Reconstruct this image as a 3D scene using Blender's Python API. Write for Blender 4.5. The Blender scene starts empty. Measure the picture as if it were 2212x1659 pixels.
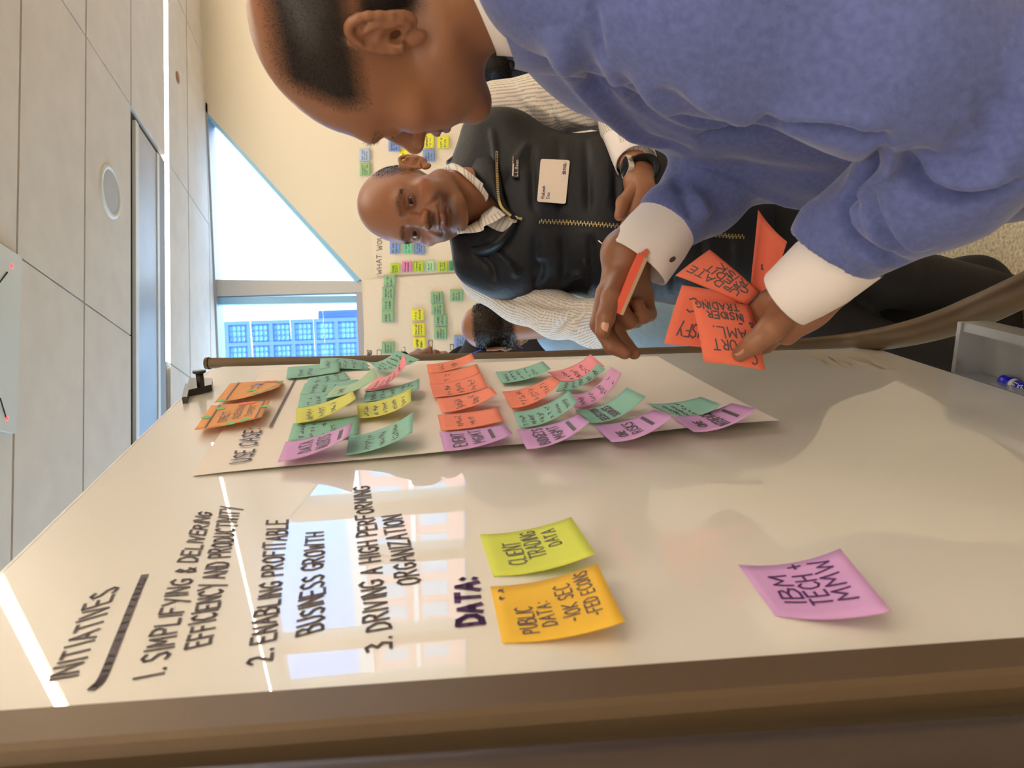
import bpy, bmesh, math, random
import numpy as np
from mathutils import Vector, Matrix
from mathutils.bvhtree import BVHTree
random.seed(7); np.random.seed(7)
SC = bpy.context.scene
COL = SC.collection

# ------------------------------------------------------------------ camera
FPX, ROLL, HOR = 1670.0, 0.045, 873.0            # focal length in pixels, roll, horizon (2212x1659 frame)
PITCH = math.atan((1106 - HOR) / FPX * math.cos(ROLL))
_R0 = np.array([1., 0, 0]); CF = np.array([0, math.cos(PITCH), -math.sin(PITCH)]); _U0 = np.array([0, math.sin(PITCH), math.cos(PITCH)])
CR = math.cos(ROLL) * _R0 - math.sin(ROLL) * _U0
CU = math.sin(ROLL) * _R0 + math.cos(ROLL) * _U0
CC = np.array([0, 0, 1.6])
cam = bpy.data.cameras.new('camera'); camo = bpy.data.objects.new('camera', cam); COL.objects.link(camo)
m = Matrix.Identity(4)
for i, c in enumerate((-CU, CR, -CF)):           # the phone is held on its side: frame left is up in the room
    for j in range(3): m[j][i] = c[j]
m.translation = Vector(CC); camo.matrix_world = m
cam.sensor_width = 36; cam.sensor_fit = 'HORIZONTAL'; cam.lens = FPX / 2212 * 36
cam.clip_start = 0.02; cam.clip_end = 500
cam.dof.use_dof = True; cam.dof.focus_distance = 1.35; cam.dof.aperture_fstop = 11.0
SC.camera = camo
# ------------------------------------------------------------------ world, sun, exposure
W = bpy.data.worlds.new('sky'); SC.world = W; W.use_nodes = True
nt = W.node_tree; bg = nt.nodes['Background']
tc = nt.nodes.new('ShaderNodeTexCoord'); sx = nt.nodes.new('ShaderNodeSeparateXYZ'); rp = nt.nodes.new('ShaderNodeValToRGB')
dt = nt.nodes.new('ShaderNodeVectorMath'); dt.operation = 'DOT_PRODUCT'; dt.inputs[1].default_value = (.93, .22, .30)   # hazy white on the sun's side, deep blue away from it
nt.links.new(tc.outputs['Generated'], dt.inputs[0]); nt.links.new(dt.outputs['Value'], rp.inputs[0])
rp.color_ramp.elements[0].position = .35; rp.color_ramp.elements[0].color = (.48, .62, .78, 1)
rp.color_ramp.elements[1].position = .78; rp.color_ramp.elements[1].color = (.15, .44, 1, 1)
nt.links.new(rp.outputs[0], bg.inputs[0]); bg.inputs[1].default_value = 4.6
sun = bpy.data.lights.new('sun', 'SUN'); sun.energy = 3.2; sun.angle = 0.01; sun.color = (1, .93, .82)
suno = bpy.data.objects.new('sun', sun); COL.objects.link(suno); suno.rotation_euler = (math.radians(48), 0, math.radians(-25))
STRIP_POWER = 34.0
SC.view_settings.view_transform = 'Standard'; SC.view_settings.look = 'None'; SC.view_settings.gamma = 1.0
SC.view_settings.exposure = 0.56
SC.view_settings.use_curve_mapping = False
SC.cycles.max_bounces = 8; SC.cycles.diffuse_bounces = 4; SC.cycles.transparent_max_bounces = 12
SC.cycles.sample_clamp_indirect = 6.0; SC.cycles.caustics_reflective = False; SC.cycles.caustics_refractive = False

# ------------------------------------------------------------------ pixel geometry helpers
def ray(x, y): return (1659 - y - 829.5) / FPX * CR + (1106 - x) / FPX * CU + CF
def at(x, y, d): return CC + d * ray(x, y)
def onplane(x, y, p0, n):
    r = ray(x, y); return CC + ((np.asarray(p0) - CC) @ n) / (r @ n) * r
def unit(v): v = np.asarray(v, float); return v / np.linalg.norm(v)
BN = unit([.969, -.247, 0]); BT = unit([.247, .969, 0]); BP0 = at(455, 793, 1.332)
def B(x, y, off=0.0): return onplane(x, y, BP0 + off * BN, BN)
WY = 5.56; CZ = 2.87
def wallp(x, y, off=0.0): return onplane(x, y, np.array([0, WY - off, 0]), np.array([0, 1., 0]))
def ceilp(x, y, off=0.0): return onplane(x, y, np.array([0, 0, CZ - off]), np.array([0, 0, 1.]))

# ------------------------------------------------------------------ materials
def srgb(r, g, b): return tuple(((c / 255) / 12.92 if c / 255 <= .04045 else ((c / 255 + .055) / 1.055) ** 2.4) for c in (r, g, b))
MATS = {}
def mat(name, col=(.8, .8, .8), rough=.5, metal=0., spec=.5, noise=None, bump=None, coat=0., coat_rough=.03, attr=False, sheen=0., emit=None, es=0., sss=0.):
    if name in MATS: return MATS[name]
    M = bpy.data.materials.new(name); M.use_nodes = True; MATS[name] = M
    t = M.node_tree; p = t.nodes['Principled BSDF']
    p.inputs['Base Color'].default_value = (*col, 1); p.inputs['Roughness'].default_value = rough; p.inputs['Metallic'].default_value = metal
    p.inputs['Specular IOR Level'].default_value = spec
    p.inputs['Coat Weight'].default_value = coat; p.inputs['Coat Roughness'].default_value = coat_rough; p.inputs['Coat IOR'].default_value = 1.62
    if sheen: p.inputs['Sheen Weight'].default_value = sheen; p.inputs['Sheen Roughness'].default_value = .4
    if emit: p.inputs['Emission Color'].default_value = (*emit, 1); p.inputs['Emission Strength'].default_value = es
    if sss:
        p.inputs['Subsurface Weight'].default_value = sss; p.inputs['Subsurface Radius'].default_value = (1, .35, .2); p.inputs['Subsurface Scale'].default_value = .006
    src = None
    if attr:
        a = t.nodes.new('ShaderNodeAttribute'); a.attribute_name = 'Col'; src = a.outputs['Color']; t.links.new(src, p.inputs['Base Color'])
    co = t.nodes.new('ShaderNodeTexCoord')
    if noise:                                  # (scale, amount, detail) colour mottling
        n = t.nodes.new('ShaderNodeTexNoise'); n.inputs['Scale'].default_value = noise[0]; n.inputs['Detail'].default_value = noise[2] if len(noise) > 2 else 4
        t.links.new(co.outputs['Object'], n.inputs['Vector'])
        r = t.nodes.new('ShaderNodeMapRange'); r.inputs[1].default_value = .3; r.inputs[2].default_value = .7; r.inputs[3].default_value = 1 - noise[1]; r.inputs[4].default_value = 1 + noise[1]
        t.links.new(n.outputs[0], r.inputs[0])
        x = t.nodes.new('ShaderNodeMix'); x.data_type = 'RGBA'; x.blend_type = 'MULTIPLY'; x.inputs[0].default_value = 1
        if src: t.links.new(src, x.inputs[6])
        else: x.inputs[6].default_value = (*col, 1)
        t.links.new(r.outputs[0], x.inputs[7]); t.links.new(x.outputs[2], p.inputs['Base Color'])
    if bump:                                   # (scale, strength, distance)
        n2 = t.nodes.new('ShaderNodeTexNoise'); n2.inputs['Scale'].default_value = bump[0]; n2.inputs['Detail'].default_value = 3
        t.links.new(co.outputs['Object'], n2.inputs['Vector'])
        b = t.nodes.new('ShaderNodeBump'); b.inputs['Strength'].default_value = bump[1]; b.inputs['Distance'].default_value = bump[2]
        t.links.new(n2.outputs[0], b.inputs['Height']); t.links.new(b.outputs[0], p.inputs['Normal'])
    return M
def glass_mat():
    M = bpy.data.materials.new('window_glass'); M.use_nodes = True; t = M.node_tree; t.nodes.clear()
    o = t.nodes.new('ShaderNodeOutputMaterial'); mx = t.nodes.new('ShaderNodeMixShader'); fr = t.nodes.new('ShaderNodeFresnel'); ge = t.nodes.new('ShaderNodeNewGeometry'); mr = t.nodes.new('ShaderNodeMapRange'); mr.inputs[3].default_value = 1.45; mr.inputs[4].default_value = 1 / 1.45
    t.links.new(ge.outputs['Backfacing'], mr.inputs[0]); t.links.new(mr.outputs[0], fr.inputs[0])
    tr = t.nodes.new('ShaderNodeBsdfTransparent'); tr.inputs[0].default_value = (.93, .97, .98, 1); gl = t.nodes.new('ShaderNodeBsdfGlossy'); gl.inputs['Roughness'].default_value = .01
    t.links.new(fr.outputs[0], mx.inputs[0]); t.links.new(tr.outputs[0], mx.inputs[1]); t.links.new(gl.outputs[0], mx.inputs[2]); t.links.new(mx.outputs[0], o.inputs[0])
    return M

# ------------------------------------------------------------------ object helpers
def link(name, me, mt=None, parent=None, smooth=False):
    o = bpy.data.objects.new(name, me); COL.objects.link(o)
    if mt is not None and len(me.materials) == 0: me.materials.append(mt)
    if parent is not None: o.parent = parent; o.matrix_parent_inverse = parent.matrix_world.inverted()
    if smooth: me.shade_smooth()
    return o
def tag(o, label=None, cat=None, group=None, kind=None):
    if label: o['label'] = label
    if cat: o['category'] = cat
    if group: o['group'] = group
    if kind: o['kind'] = kind
    return o
def thing(name, label, cat, loc=(0, 0, 0), group=None):
    o = bpy.data.objects.new(name, None); COL.objects.link(o); o.empty_display_size = .05
    o.matrix_world = Matrix.Translation(Vector([float(c) for c in loc]))
    return tag(o, label, cat, group)
class MB:
    def __init__(s): s.v = []; s.f = []
    def add(s, vs, fs):
        k = len(s.v); s.v += [tuple(float(c) for c in v) for v in vs]; s.f += [tuple(i + k for i in f) for f in fs]; return s
    def quad(s, a, b, c, d): return s.add([a, b, c, d], [(0, 1, 2, 3)])
    def hexa(s, p):                            # 8 points: bottom 4 then top 4
        return s.add(p, [(3, 2, 1, 0), (4, 5, 6, 7), (0, 1, 5, 4), (1, 2, 6, 5), (2, 3, 7, 6), (3, 0, 4, 7)])
    def box(s, lo, hi):
        (x0, y0, z0), (x1, y1, z1) = lo, hi
        return s.hexa([(x0, y0, z0), (x1, y0, z0), (x1, y1, z0), (x0, y1, z0), (x0, y0, z1), (x1, y0, z1), (x1, y1, z1), (x0, y1, z1)])
    def prism(s, poly, off):                   # closed polygon extruded by a vector
        n = len(poly); off = np.asarray(off); a = [np.asarray(p) for p in poly]; b = [p + off for p in a]
        return s.add(a + b, [tuple(range(n - 1, -1, -1)), tuple(range(n, 2 * n))] + [(i, (i + 1) % n, n + (i + 1) % n, n + i) for i in range(n)])
    def tube(s, pts, r, n=10, up=None, rb=None, cap=True):   # r: radius per point (or one), rb: second radius across 'up'
        pts = [np.asarray(p, float) for p in pts]; m_ = len(pts)
        if np.isscalar(r): r = [r] * m_
        if rb is None: rb = r
        elif np.isscalar(rb): rb = [rb] * m_
        vs = []; prev = np.asarray(up, float) if up is not None else np.array([.3, .2, .93])
        for i, p in enumerate(pts):
            t = unit(pts[min(i + 1, m_ - 1)] - pts[max(i - 1, 0)])
            u = prev - (prev @ t) * t
            if np.linalg.norm(u) < 1e-6: u = np.cross(t, [1, 0, 0])
            u = unit(u); w = np.cross(t, u); prev = u if up is None else np.asarray(up, float)
            for k in range(n):
                a = 2 * math.pi * k / n; vs.append(p + math.cos(a) * r[i] * u + math.sin(a) * rb[i] * w)
        fs = [(i * n + k, i * n + (k + 1) % n, (i + 1) * n + (k + 1) % n, (i + 1) * n + k) for i in range(m_ - 1) for k in range(n)]
        if cap: fs += [tuple(range(n - 1, -1, -1)), tuple((m_ - 1) * n + k for k in range(n))]
        return s.add(vs, fs)
    def lathe(s, c, axis, prof, n=32):         # prof: (radius, height along axis)
        ax = unit(axis); u = unit(np.cross(ax, [0.31, .9, .2])); w = np.cross(ax, u); vs = []
        for (r, h) in prof:
            for k in range(n):
                a = 2 * math.pi * k / n; vs.append(np.asarray(c) + h * ax + r * (math.cos(a) * u + math.sin(a) * w))
        m_ = len(prof)
        return s.add(vs, [(i * n + k, i * n + (k + 1) % n, (i + 1) * n + (k + 1) % n, (i + 1) * n + k) for i in range(m_ - 1) for k in range(n)])
    def disc(s, c, u, w, n=20, off=(0, 0, 0)):
        c = np.asarray(c); return s.add([c + math.cos(2 * math.pi * k / n) * np.asarray(u) + math.sin(2 * math.pi * k / n) * np.asarray(w) for k in range(n)], [tuple(range(n))])
    def mesh(s, name):
        me = bpy.data.meshes.new(name); me.from_pydata(s.v, [], s.f)
        if len(s.f) > 5:
            b = bmesh.new(); b.from_mesh(me); bmesh.ops.recalc_face_normals(b, faces=b.faces); b.to_mesh(me); b.free()
        me.update(); return me
    def build(s, name, mt, parent=None, smooth=False): return link(name, s.mesh(name), mt, parent, smooth)
def smooth_curve(pts, n=8):                    # Catmull-Rom through points (any dimension)
    P = [np.asarray(p, float) for p in pts]; P = [2 * P[0] - P[1]] + P + [2 * P[-1] - P[-2]]; out = []
    for i in range(1, len(P) - 2):
        for k in range(n):
            t = k / n; a, b, c, d = P[i - 1:i + 3]
            out.append(.5 * (2 * b + (c - a) * t + (2 * a - 5 * b + 4 * c - d) * t * t + (3 * b - a - 3 * c + d) * t ** 3))
    out.append(P[-2]); return out

# ------------------------------------------------------------------ handwriting
GL = {}
for ln in '''A 0,0 .28,1 .56,0|.1,.38 .47,.38
B 0,0 0,1 .35,.95 .42,.76 .3,.56 0,.52|.3,.54 .52,.4 .5,.12 .3,0 0,0
C .52,.84 .36,1 .12,.88 0,.5 .12,.12 .34,0 .54,.14
D 0,0 0,1 .3,.95 .52,.6 .48,.25 .3,.03 0,0
E .5,1 0,1 0,0 .5,0|0,.52 .4,.52
F .5,1 0,1 0,0|0,.54 .4,.54
G .52,.84 .34,1 .1,.86 0,.5 .12,.1 .36,0 .54,.18 .54,.45 .34,.45
H 0,0 0,1|.5,0 .5,1|0,.5 .5,.5
I .08,0 .08,1
J .4,1 .4,.2 .25,0 .05,.1
K 0,0 0,1|.5,1 0,.45 .52,0
L 0,1 0,0 .46,0
M 0,0 .06,1 .32,.35 .58,1 .66,0
N 0,0 0,1 .5,0 .5,1
O .28,1 .06,.8 0,.45 .1,.1 .3,0 .5,.15 .56,.5 .48,.88 .28,1
P 0,0 0,1 .36,.96 .48,.74 .36,.5 0,.46
Q .28,1 .06,.8 0,.45 .1,.1 .3,0 .5,.15 .56,.5 .48,.88 .28,1|.36,.25 .6,-.08
R 0,0 0,1 .36,.96 .46,.76 .34,.54 0,.5|.2,.5 .52,0
S .5,.88 .3,1 .06,.86 .1,.62 .42,.42 .5,.18 .3,0 0,.12
T .26,0 .26,1|0,1 .54,1
U 0,1 .02,.25 .2,0 .42,.12 .5,.4 .5,1
V 0,1 .26,0 .52,1
W 0,1 .16,0 .34,.7 .5,0 .68,1
X 0,0 .5,1|0,1 .5,0
Y 0,1 .26,.5|.54,1 .2,-.2
Z 0,1 .5,1 0,0 .52,0
0 .28,1 .06,.8 0,.45 .1,.1 .3,0 .5,.15 .56,.5 .48,.88 .28,1
1 .1,0 .1,1
2 .02,.8 .2,1 .42,.9 .42,.62 0,0 .52,0
3 .02,.92 .28,1 .44,.78 .2,.55 .46,.34 .36,.04 0,.06
. .05,0 .08,.05
: .05,.1 .08,.15|.05,.65 .08,.7
, .08,.05 .02,-.15
- .05,.5 .4,.5
& .5,0 .12,.7 .2,1 .38,.86 .06,.3 .16,0 .36,.05 .52,.35
+ .05,.5 .5,.5|.28,.2 .28,.8
? .02,.8 .2,1 .42,.86 .36,.6 .22,.42 .22,.3|.22,.02 .22,.06
a .42,.5 .2,.58 .03,.4 .03,.15 .2,0 .4,.15|.42,.55 .42,0
k 0,0 0,1|.38,.58 0,.28 .42,0
e .04,.32 .42,.32 .36,.55 .16,.58 .02,.36 .08,.08 .24,0 .42,.1
s .36,.5 .2,.58 .05,.46 .34,.2 .22,0 .02,.08
h 0,0 0,1|0,.4 .2,.58 .38,.46 .38,0
n 0,0 0,.58|0,.4 .2,.58 .38,.46 .38,0'''.split('\n'):
    k, r = ln.split(' ', 1); GL[k] = [[tuple(float(c) for c in q.split(',')) for q in st.split(' ')] for st in r.split('|')]
def text_strokes(s, jit=.04):
    x = 0; out = []
    for ch in s:
        if ch == ' ': x += .45; continue
        if ch == '~':                          # an unreadable scrawled letter
            st = [[(random.uniform(0, .45), random.uniform(0, .9)) for _ in range(3)], [(0, random.uniform(.2, .8)), (.45, random.uniform(.2, .8))]]
        else: st = GL.get(ch, GL.get(ch.upper(), []))
        dy = random.uniform(-jit, jit); sc = 1 + random.uniform(-jit, jit) * 1.5
        for l in st: out.append([(x + px * sc + random.uniform(-jit, jit) * .4, py * sc + dy + random.uniform(-jit, jit) * .4) for px, py in l])
        w = max(p[0] for l in st for p in l); x += w + .22
    return out, max(x - .22, .1)
def ribbon(mb, pts3, nrm, w):
    for a, b in zip(pts3[:-1], pts3[1:]):
        a = np.asarray(a); b = np.asarray(b); d = b - a; L = np.linalg.norm(d)
        if L < 1e-7: continue
        d /= L; s = unit(np.cross(nrm, d)) * w / 2; e = d * w * .35
        mb.quad(a - e - s, b + e - s, b + e + s, a - e + s)
def write(mb, s, fmap, w, jit=.04, sub=2):     # fmap(u, v) -> (point, normal): u along the line 0..1, v height 0..1
    st, W_ = text_strokes(s, jit)
    for l in st:
        pl = []
        for i in range(len(l) - 1):
            for k in range(sub): t = k / sub; pl.append((l[i][0] * (1 - t) + l[i + 1][0] * t, l[i][1] * (1 - t) + l[i + 1][1] * t))
        pl.append(l[-1]); q = [fmap(x / W_, y) for x, y in pl]
        ribbon(mb, [p for p, n in q], q[0][1], w)
INK = mat('ink_black', srgb(86, 76, 82), .6)
INKP = mat('ink_purple', srgb(74, 34, 92), .6)
INKB = mat('ink_blue_grey', srgb(86, 84, 116), .7)
# ================================================================== SETTING
M_ceil = mat('ceiling_panel', srgb(222, 214, 206), .8, noise=(7, .05, 6), bump=(120, .15, .001))
M_gap = mat('ceiling_joint', srgb(92, 80, 72), .9)
M_wall = mat('beige_paint', srgb(226, 212, 188), .7)
M_frame = mat('window_aluminium', srgb(178, 176, 180), .4, .3)
M_glass = glass_mat()
M_carpet = mat('carpet', srgb(186, 174, 148), .95, noise=(110, .4, 8), bump=(300, .4, .003))
M_led = mat('linear_led', (1, 1, 1), .5, emit=(1, .87, .69), es=STRIP_POWER)
M_white = mat('white_metal', srgb(225, 225, 222), .45)
M_dark = mat('dark_gap', srgb(24, 22, 24), .8)
def struct(name, mb, m, parent=None):
    o = mb.build(name, m, parent)
    if parent is None: o['kind'] = 'structure'
    return o
X0, X1, Y0 = -3.4, 6.4, -3.2
struct('floor', MB().box((X0 - .1, Y0 - .1, -.1), (X1 + .1, WY + .1, 0)), M_carpet)
ceiling = struct('ceiling', MB().box((X0, Y0, CZ + .02), (X1, WY, CZ + .12)), M_gap)
def cp(y0, x0):                                # crossing of a long joint (y = y0 + .125 x) and a cross joint (x = x0 - .186 y)
    y = (y0 + .125 * x0) / (1 + .125 * .186); return np.array([x0 - .186 * y, y])
rows = [4.39 - .555 * k for k in range(14)]
xs = [1.03 + 1.173 * k for k in range(-4, 6)]
strips = [4.39, 1.99, -.41, -1.9]  # the rearmost strip is an added fill light for the near figures
bands = [(4.853, 5.36), (5.36, 5.9), (4.45, 4.853)]
prev = 4.39
for y in [3.84, 3.295, 2.74, 2.05]: bands.append((y, prev)); prev = y
prev = 1.99
for y in [1.44, .89, -.35]: bands.append((y, prev)); prev = y
prev = -.41
for y in [-.96, -1.5, -1.84]: bands.append((y, prev)); prev = y
prev = -1.9
for y in [-2.45, -3.0, -3.5]: bands.append((y, prev)); prev = y
def clipq(q):
    q = [np.array([min(max(p[0], X0), X1), min(max(p[1], Y0), WY)]) for p in q]
    ar = abs(sum(q[i][0] * q[(i + 1) % 4][1] - q[(i + 1) % 4][0] * q[i][1] for i in range(4))) / 2
    return q if ar > .02 else None
for (ya, yb) in bands:
    for i in range(len(xs) - 1):
        if (ya, yb) == (3.84, 4.39) and xs[i] < 2.1: continue      # the air diffuser takes this bay
        g, h = .007, .004
        q = clipq([cp(ya + g, xs[i] + h), cp(ya + g, xs[i + 1] - h), cp(yb - g, xs[i + 1] - h), cp(yb - g, xs[i] + h)])
        if q is None: continue
        mb = MB().hexa([(p[0], p[1], CZ) for p in q] + [(p[0], p[1], CZ + .02) for p in q])
        mb.build('panel', M_ceil, ceiling)
ledx = {4.39: (1.03, 6.9), 1.99: (1.03, 6.9), -.41: (-2.4, 6.9), -1.9: (-2.4, 6.9)}
for k, y0 in enumerate(strips):
    lb = ['glowing linear ceiling light in the far ceiling joint nearest the window wall', 'glowing linear ceiling light in the middle of the room, mirrored in the whiteboard corner', 'glowing linear ceiling light just behind the viewer', 'unseen linear ceiling light near the back wall, added to fill the near figures'][k]
    a, b = ledx[y0]; a_, b_, c_, d_ = cp(y0 + .004, a), cp(y0 + .004, b), cp(y0 + .056, b), cp(y0 + .056, a)
    t_ = thing('linear_light', lb, 'lamp', (*(.25 * (a_ + b_ + c_ + d_)), CZ), 'linear lights in the ceiling')
    MB().hexa([(*p, CZ + .003) for p in (a_, b_, c_, d_)] + [(*p, CZ + .012) for p in (a_, b_, c_, d_)]).build('diffuser', M_led, t_)
    e_ = cp(y0 + .004, a - .02); f_ = cp(y0 + .056, a - .02)
    MB().hexa([(*p, CZ - .002) for p in (e_, a_, d_, f_)] + [(*p, CZ + .015) for p in (e_, a_, d_, f_)]).build('end_cap', M_white, t_)
# air diffuser in the bay beside the light
dif = thing('air_diffuser', 'long recessed ceiling air diffuser with grey perforated plate, beside the far linear light', 'vent', (.6, 4.2, CZ))
def bar(ya, yb, xa, xb, z0, z1): return MB().hexa([(*p, z0) for p in (cp(ya, xa), cp(ya, xb), cp(yb, xb), cp(yb, xa))] + [(*p, z1) for p in (cp(ya, xa), cp(ya, xb), cp(yb, xb), cp(yb, xa))])
M_grille = mat('perforated_plate', srgb(178, 180, 186), .45, .35, noise=(3, .12, 2))
bar(3.85, 4.385, -2.4, 2.19, CZ + .016, CZ + .02).build('recess', M_dark, dif)
bar(3.9, 3.945, -2.4, 2.16, CZ - .002, CZ + .015).build('rail', M_white, dif)
bar(4.24, 4.275, -2.4, 2.16, CZ - .002, CZ + .015).build('rail', M_white, dif)
bar(3.945, 4.24, -2.4, 2.16, CZ + .003, CZ + .012).build('perforated_plate', M_grille, dif)
bar(4.28, 4.385, -2.4, 2.18, CZ + .002, CZ + .012).build('edge_strip', mat('grey_strip', srgb(150, 148, 148), .6), dif)
# round loudspeaker
sc_ = np.array([.945, 3.69, CZ]); sp = thing('ceiling_speaker', 'round white ceiling loudspeaker with grey grille', 'speaker', sc_)
MB().lathe(sc_, (0, 0, -1), [(.098, -.002), (.1, .006), (.112, .008), (.12, .004), (.121, -.002)], 40).build('ring', M_white, sp, True)
MB().lathe(sc_, (0, 0, -1), [(.0001, .004), (.06, .004), (.1, .003)], 40).build('grille', mat('speaker_grille', srgb(186, 186, 186), .6, noise=(900, .15, 0)), sp)
# sprinkler cover (thin brown crescent seen in the joint panel)
q_ = ceilp(384, 180); sk = MB().lathe(q_ + np.array([.035, 0, 0]), (0, 0, -1), [(.0001, .006), (.02, .006), (.036, .003), (.037, -.002)], 24).build('sprinkler_cover', mat('brass_cover', srgb(150, 110, 84), .5, .2), None, True)
tag(sk, 'small round sprinkler cover on the ceiling near the far wall', 'sprinkler')
# square ceiling microphone plate
pz = CZ - .004; A_ = ceilp(38, 556, .004); B_ = ceilp(25, 937, .004); v_ = B_ - A_; w_ = unit(np.cross(v_, [0, 0, 1])); w_ = w_ if w_[1] < 0 else -w_; w_ = w_ * np.linalg.norm(v_)
mic = thing('ceiling_microphone', 'square white ceiling plate with two small red indicator lights', 'microphone', A_ + .5 * v_ + .5 * w_)
MB().hexa([A_ + np.array([0, 0, -.014]), B_ + np.array([0, 0, -.014]), B_ + w_ + np.array([0, 0, -.014]), A_ + w_ + np.array([0, 0, -.014]), A_, B_, B_ + w_, A_ + w_]).build('plate', mat('white_plate', srgb(214, 216, 210), .3), mic)
M_red = mat('red_led', (1, .05, .05), .4, emit=(1, .05, .06), es=1.6)
for (x, y) in ((25, 575), (14, 904)): MB().lathe(ceilp(x, y, .018), (0, 0, -1), [(.0001, .003), (.006, .003), (.008, 0)], 16).build('indicator_light', M_red, mic)
for (a, b) in (((16, 588), (0, 609)), ((0, 860), (7, 883))):
    p, q = ceilp(*a, .0185), ceilp(*b, .0185); MB().tube([p, q + (q - p) * .8], .0025, 6).build('slit', M_dark, mic)

# ---- far wall with the two slanted windows
def wq(name, pts, m=M_wall, y0=WY, th=.22, parent=None):
    return struct(name, MB().prism([(x, y0, z) for x, z in pts], (0, th, 0)), m, parent)
D0, D1, SILL, SB = (2.0, CZ + .02), (.78, 1.86), 1.865, 1.06
wall = MB()
for poly in ([(X0, 0), (.78, 0), (.78, SILL), (X0, SILL)], [(.78, 0), (2.55, 0), (2.55, 2.0), (D1[0], SILL)],
             [(D1[0], SILL), (2.55, 2.0), (2.95, 2.12), (D0[0], D0[1])], [(2.95, 2.12), (3.92, CZ + .02), (D0[0], D0[1])],
             [(2.55, 0), (X1, 0), (X1, SB), (2.55, SB)], [(2.55, SB), (2.95, SB), (2.95, 2.12), (2.55, 2.0)], [(5.75, SB), (X1, SB), (X1, CZ + .02), (5.75, CZ + .02)]):
    wall.prism([(x, WY, z) for x, z in poly], (0, .22, 0))
struct('wall_far', wall, M_wall)
struct('wall_right', MB().box((X1, Y0, 0), (X1 + .15, WY, CZ + .02)), M_wall)
wl = MB().box((X0 - .15, Y0, 0), (X0, WY, .5)).box((X0 - .15, Y0, .5), (X0, 1.4, CZ + .02)).box((X0 - .15, 5.3, .5), (X0, WY, CZ + .02))
struct('wall_left', wl, M_wall)
w3 = struct('added_window', MB().box((X0 - .12, 1.4, .5), (X0 - .02, 5.3, .56)), M_frame)  # unseen window, added in the left wall to let in blue daylight
for y in (1.43, 3.35, 5.27): MB().box((X0 - .12, y - .04, .56), (X0 - .02, y + .04, CZ + .02)).build('mullion', M_frame, w3)
for k in range(2): MB().box((X0 - .08, 1.47 + 1.92 * k, .56), (X0 - .074, 3.31 + 1.92 * k, CZ + .02)).build('pane', M_glass, w3)
struct('wall_back', MB().box((X0, Y0 - .15, 0), (X1, Y0, CZ + .02)), M_wall)
def bar2(a, b, w, y0, y1):                     # a straight profile between two points of the wall plane
    a, b = np.array(a), np.array(b); d = unit(b - a); n = np.array([-d[1], d[0]]) * w / 2
    return MB().prism([(p[0], y0, p[1]) for p in (a - n, b - n, b + n, a + n)], (0, y1 - y0, 0))
w1 = struct('window_1', bar2((D0[0] - .02, CZ + .005), (D1[0] - .0, SILL + .02), .035, WY + .002, WY + .2), mat('window_frame_blue', srgb(150, 196, 226), .35, .2))
bar2((X0, SILL + .02), (.78, SILL + .02), .05, WY + .03, WY + .18).build('sill_frame', M_frame, w1)
bar2((X0, CZ + .012), (2.03, CZ + .012), .05, WY + .0, WY + .21).build('head_frame', M_frame, w1)
MB().prism([(x, WY + .02, z) for x, z in ((.815, CZ + .01), (.70, CZ + .01), (.70, SILL), (.78, SILL))], (0, .14, 0)).build('mullion', mat('mullion_grey', srgb(196, 190, 182), .5), w1)
bar2((.655, SILL), (.67, CZ), .05, WY + .05, WY + .12).build('mullion_trim', mat('window_frame_blue'), w1)
bar2((-1.1, SILL), (-1.1, CZ), .1, WY + .03, WY + .16).build('mullion', M_frame, w1)
MB().prism([(x, WY + .1, z) for x, z in ((.815, SILL), (2.0, CZ), (.815, CZ))], (0, .006, 0)).build('pane', M_glass, w1)
MB().prism([(x, WY + .1, z) for x, z in ((-1.05, SILL), (.70, SILL), (.70, CZ), (-1.05, CZ))], (0, .006, 0)).build('pane', M_glass, w1)
MB().prism([(x, WY + .1, z) for x, z in ((X0, SILL), (-1.15, SILL), (-1.15, CZ), (X0, CZ))], (0, .006, 0)).build('pane', M_glass, w1)
w2 = struct('window_2', bar2((2.95, 2.14), (3.9, CZ - .02), .05, WY + .02, WY + .2), M_frame)
bar2((2.55, SB + .03), (5.75, SB + .03), .06, WY + .03, WY + .18).build('sill_frame', M_frame, w2)
bar2((3.88, CZ + .01), (5.75, CZ + .01), .06, WY + .0, WY + .21).build('head_frame', M_frame, w2)
for x, z1, w in ((3.56, 2.6, .17), (5.12, CZ, .15)): bar2((x, SB), (x, z1), w, WY + .02, WY + .16).build('mullion', M_wall, w2)
bar2((4.12, SB), (4.12, 2.06), .12, WY + .02, WY + .16).build('lower_mullion', M_wall, w2)
MB().prism([(x, WY + .1, z) for x, z in ((2.95, SB), (5.75, SB), (5.75, CZ), (3.9, CZ), (2.95, 2.14))], (0, .006, 0)).build('pane', M_glass, w2)

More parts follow.
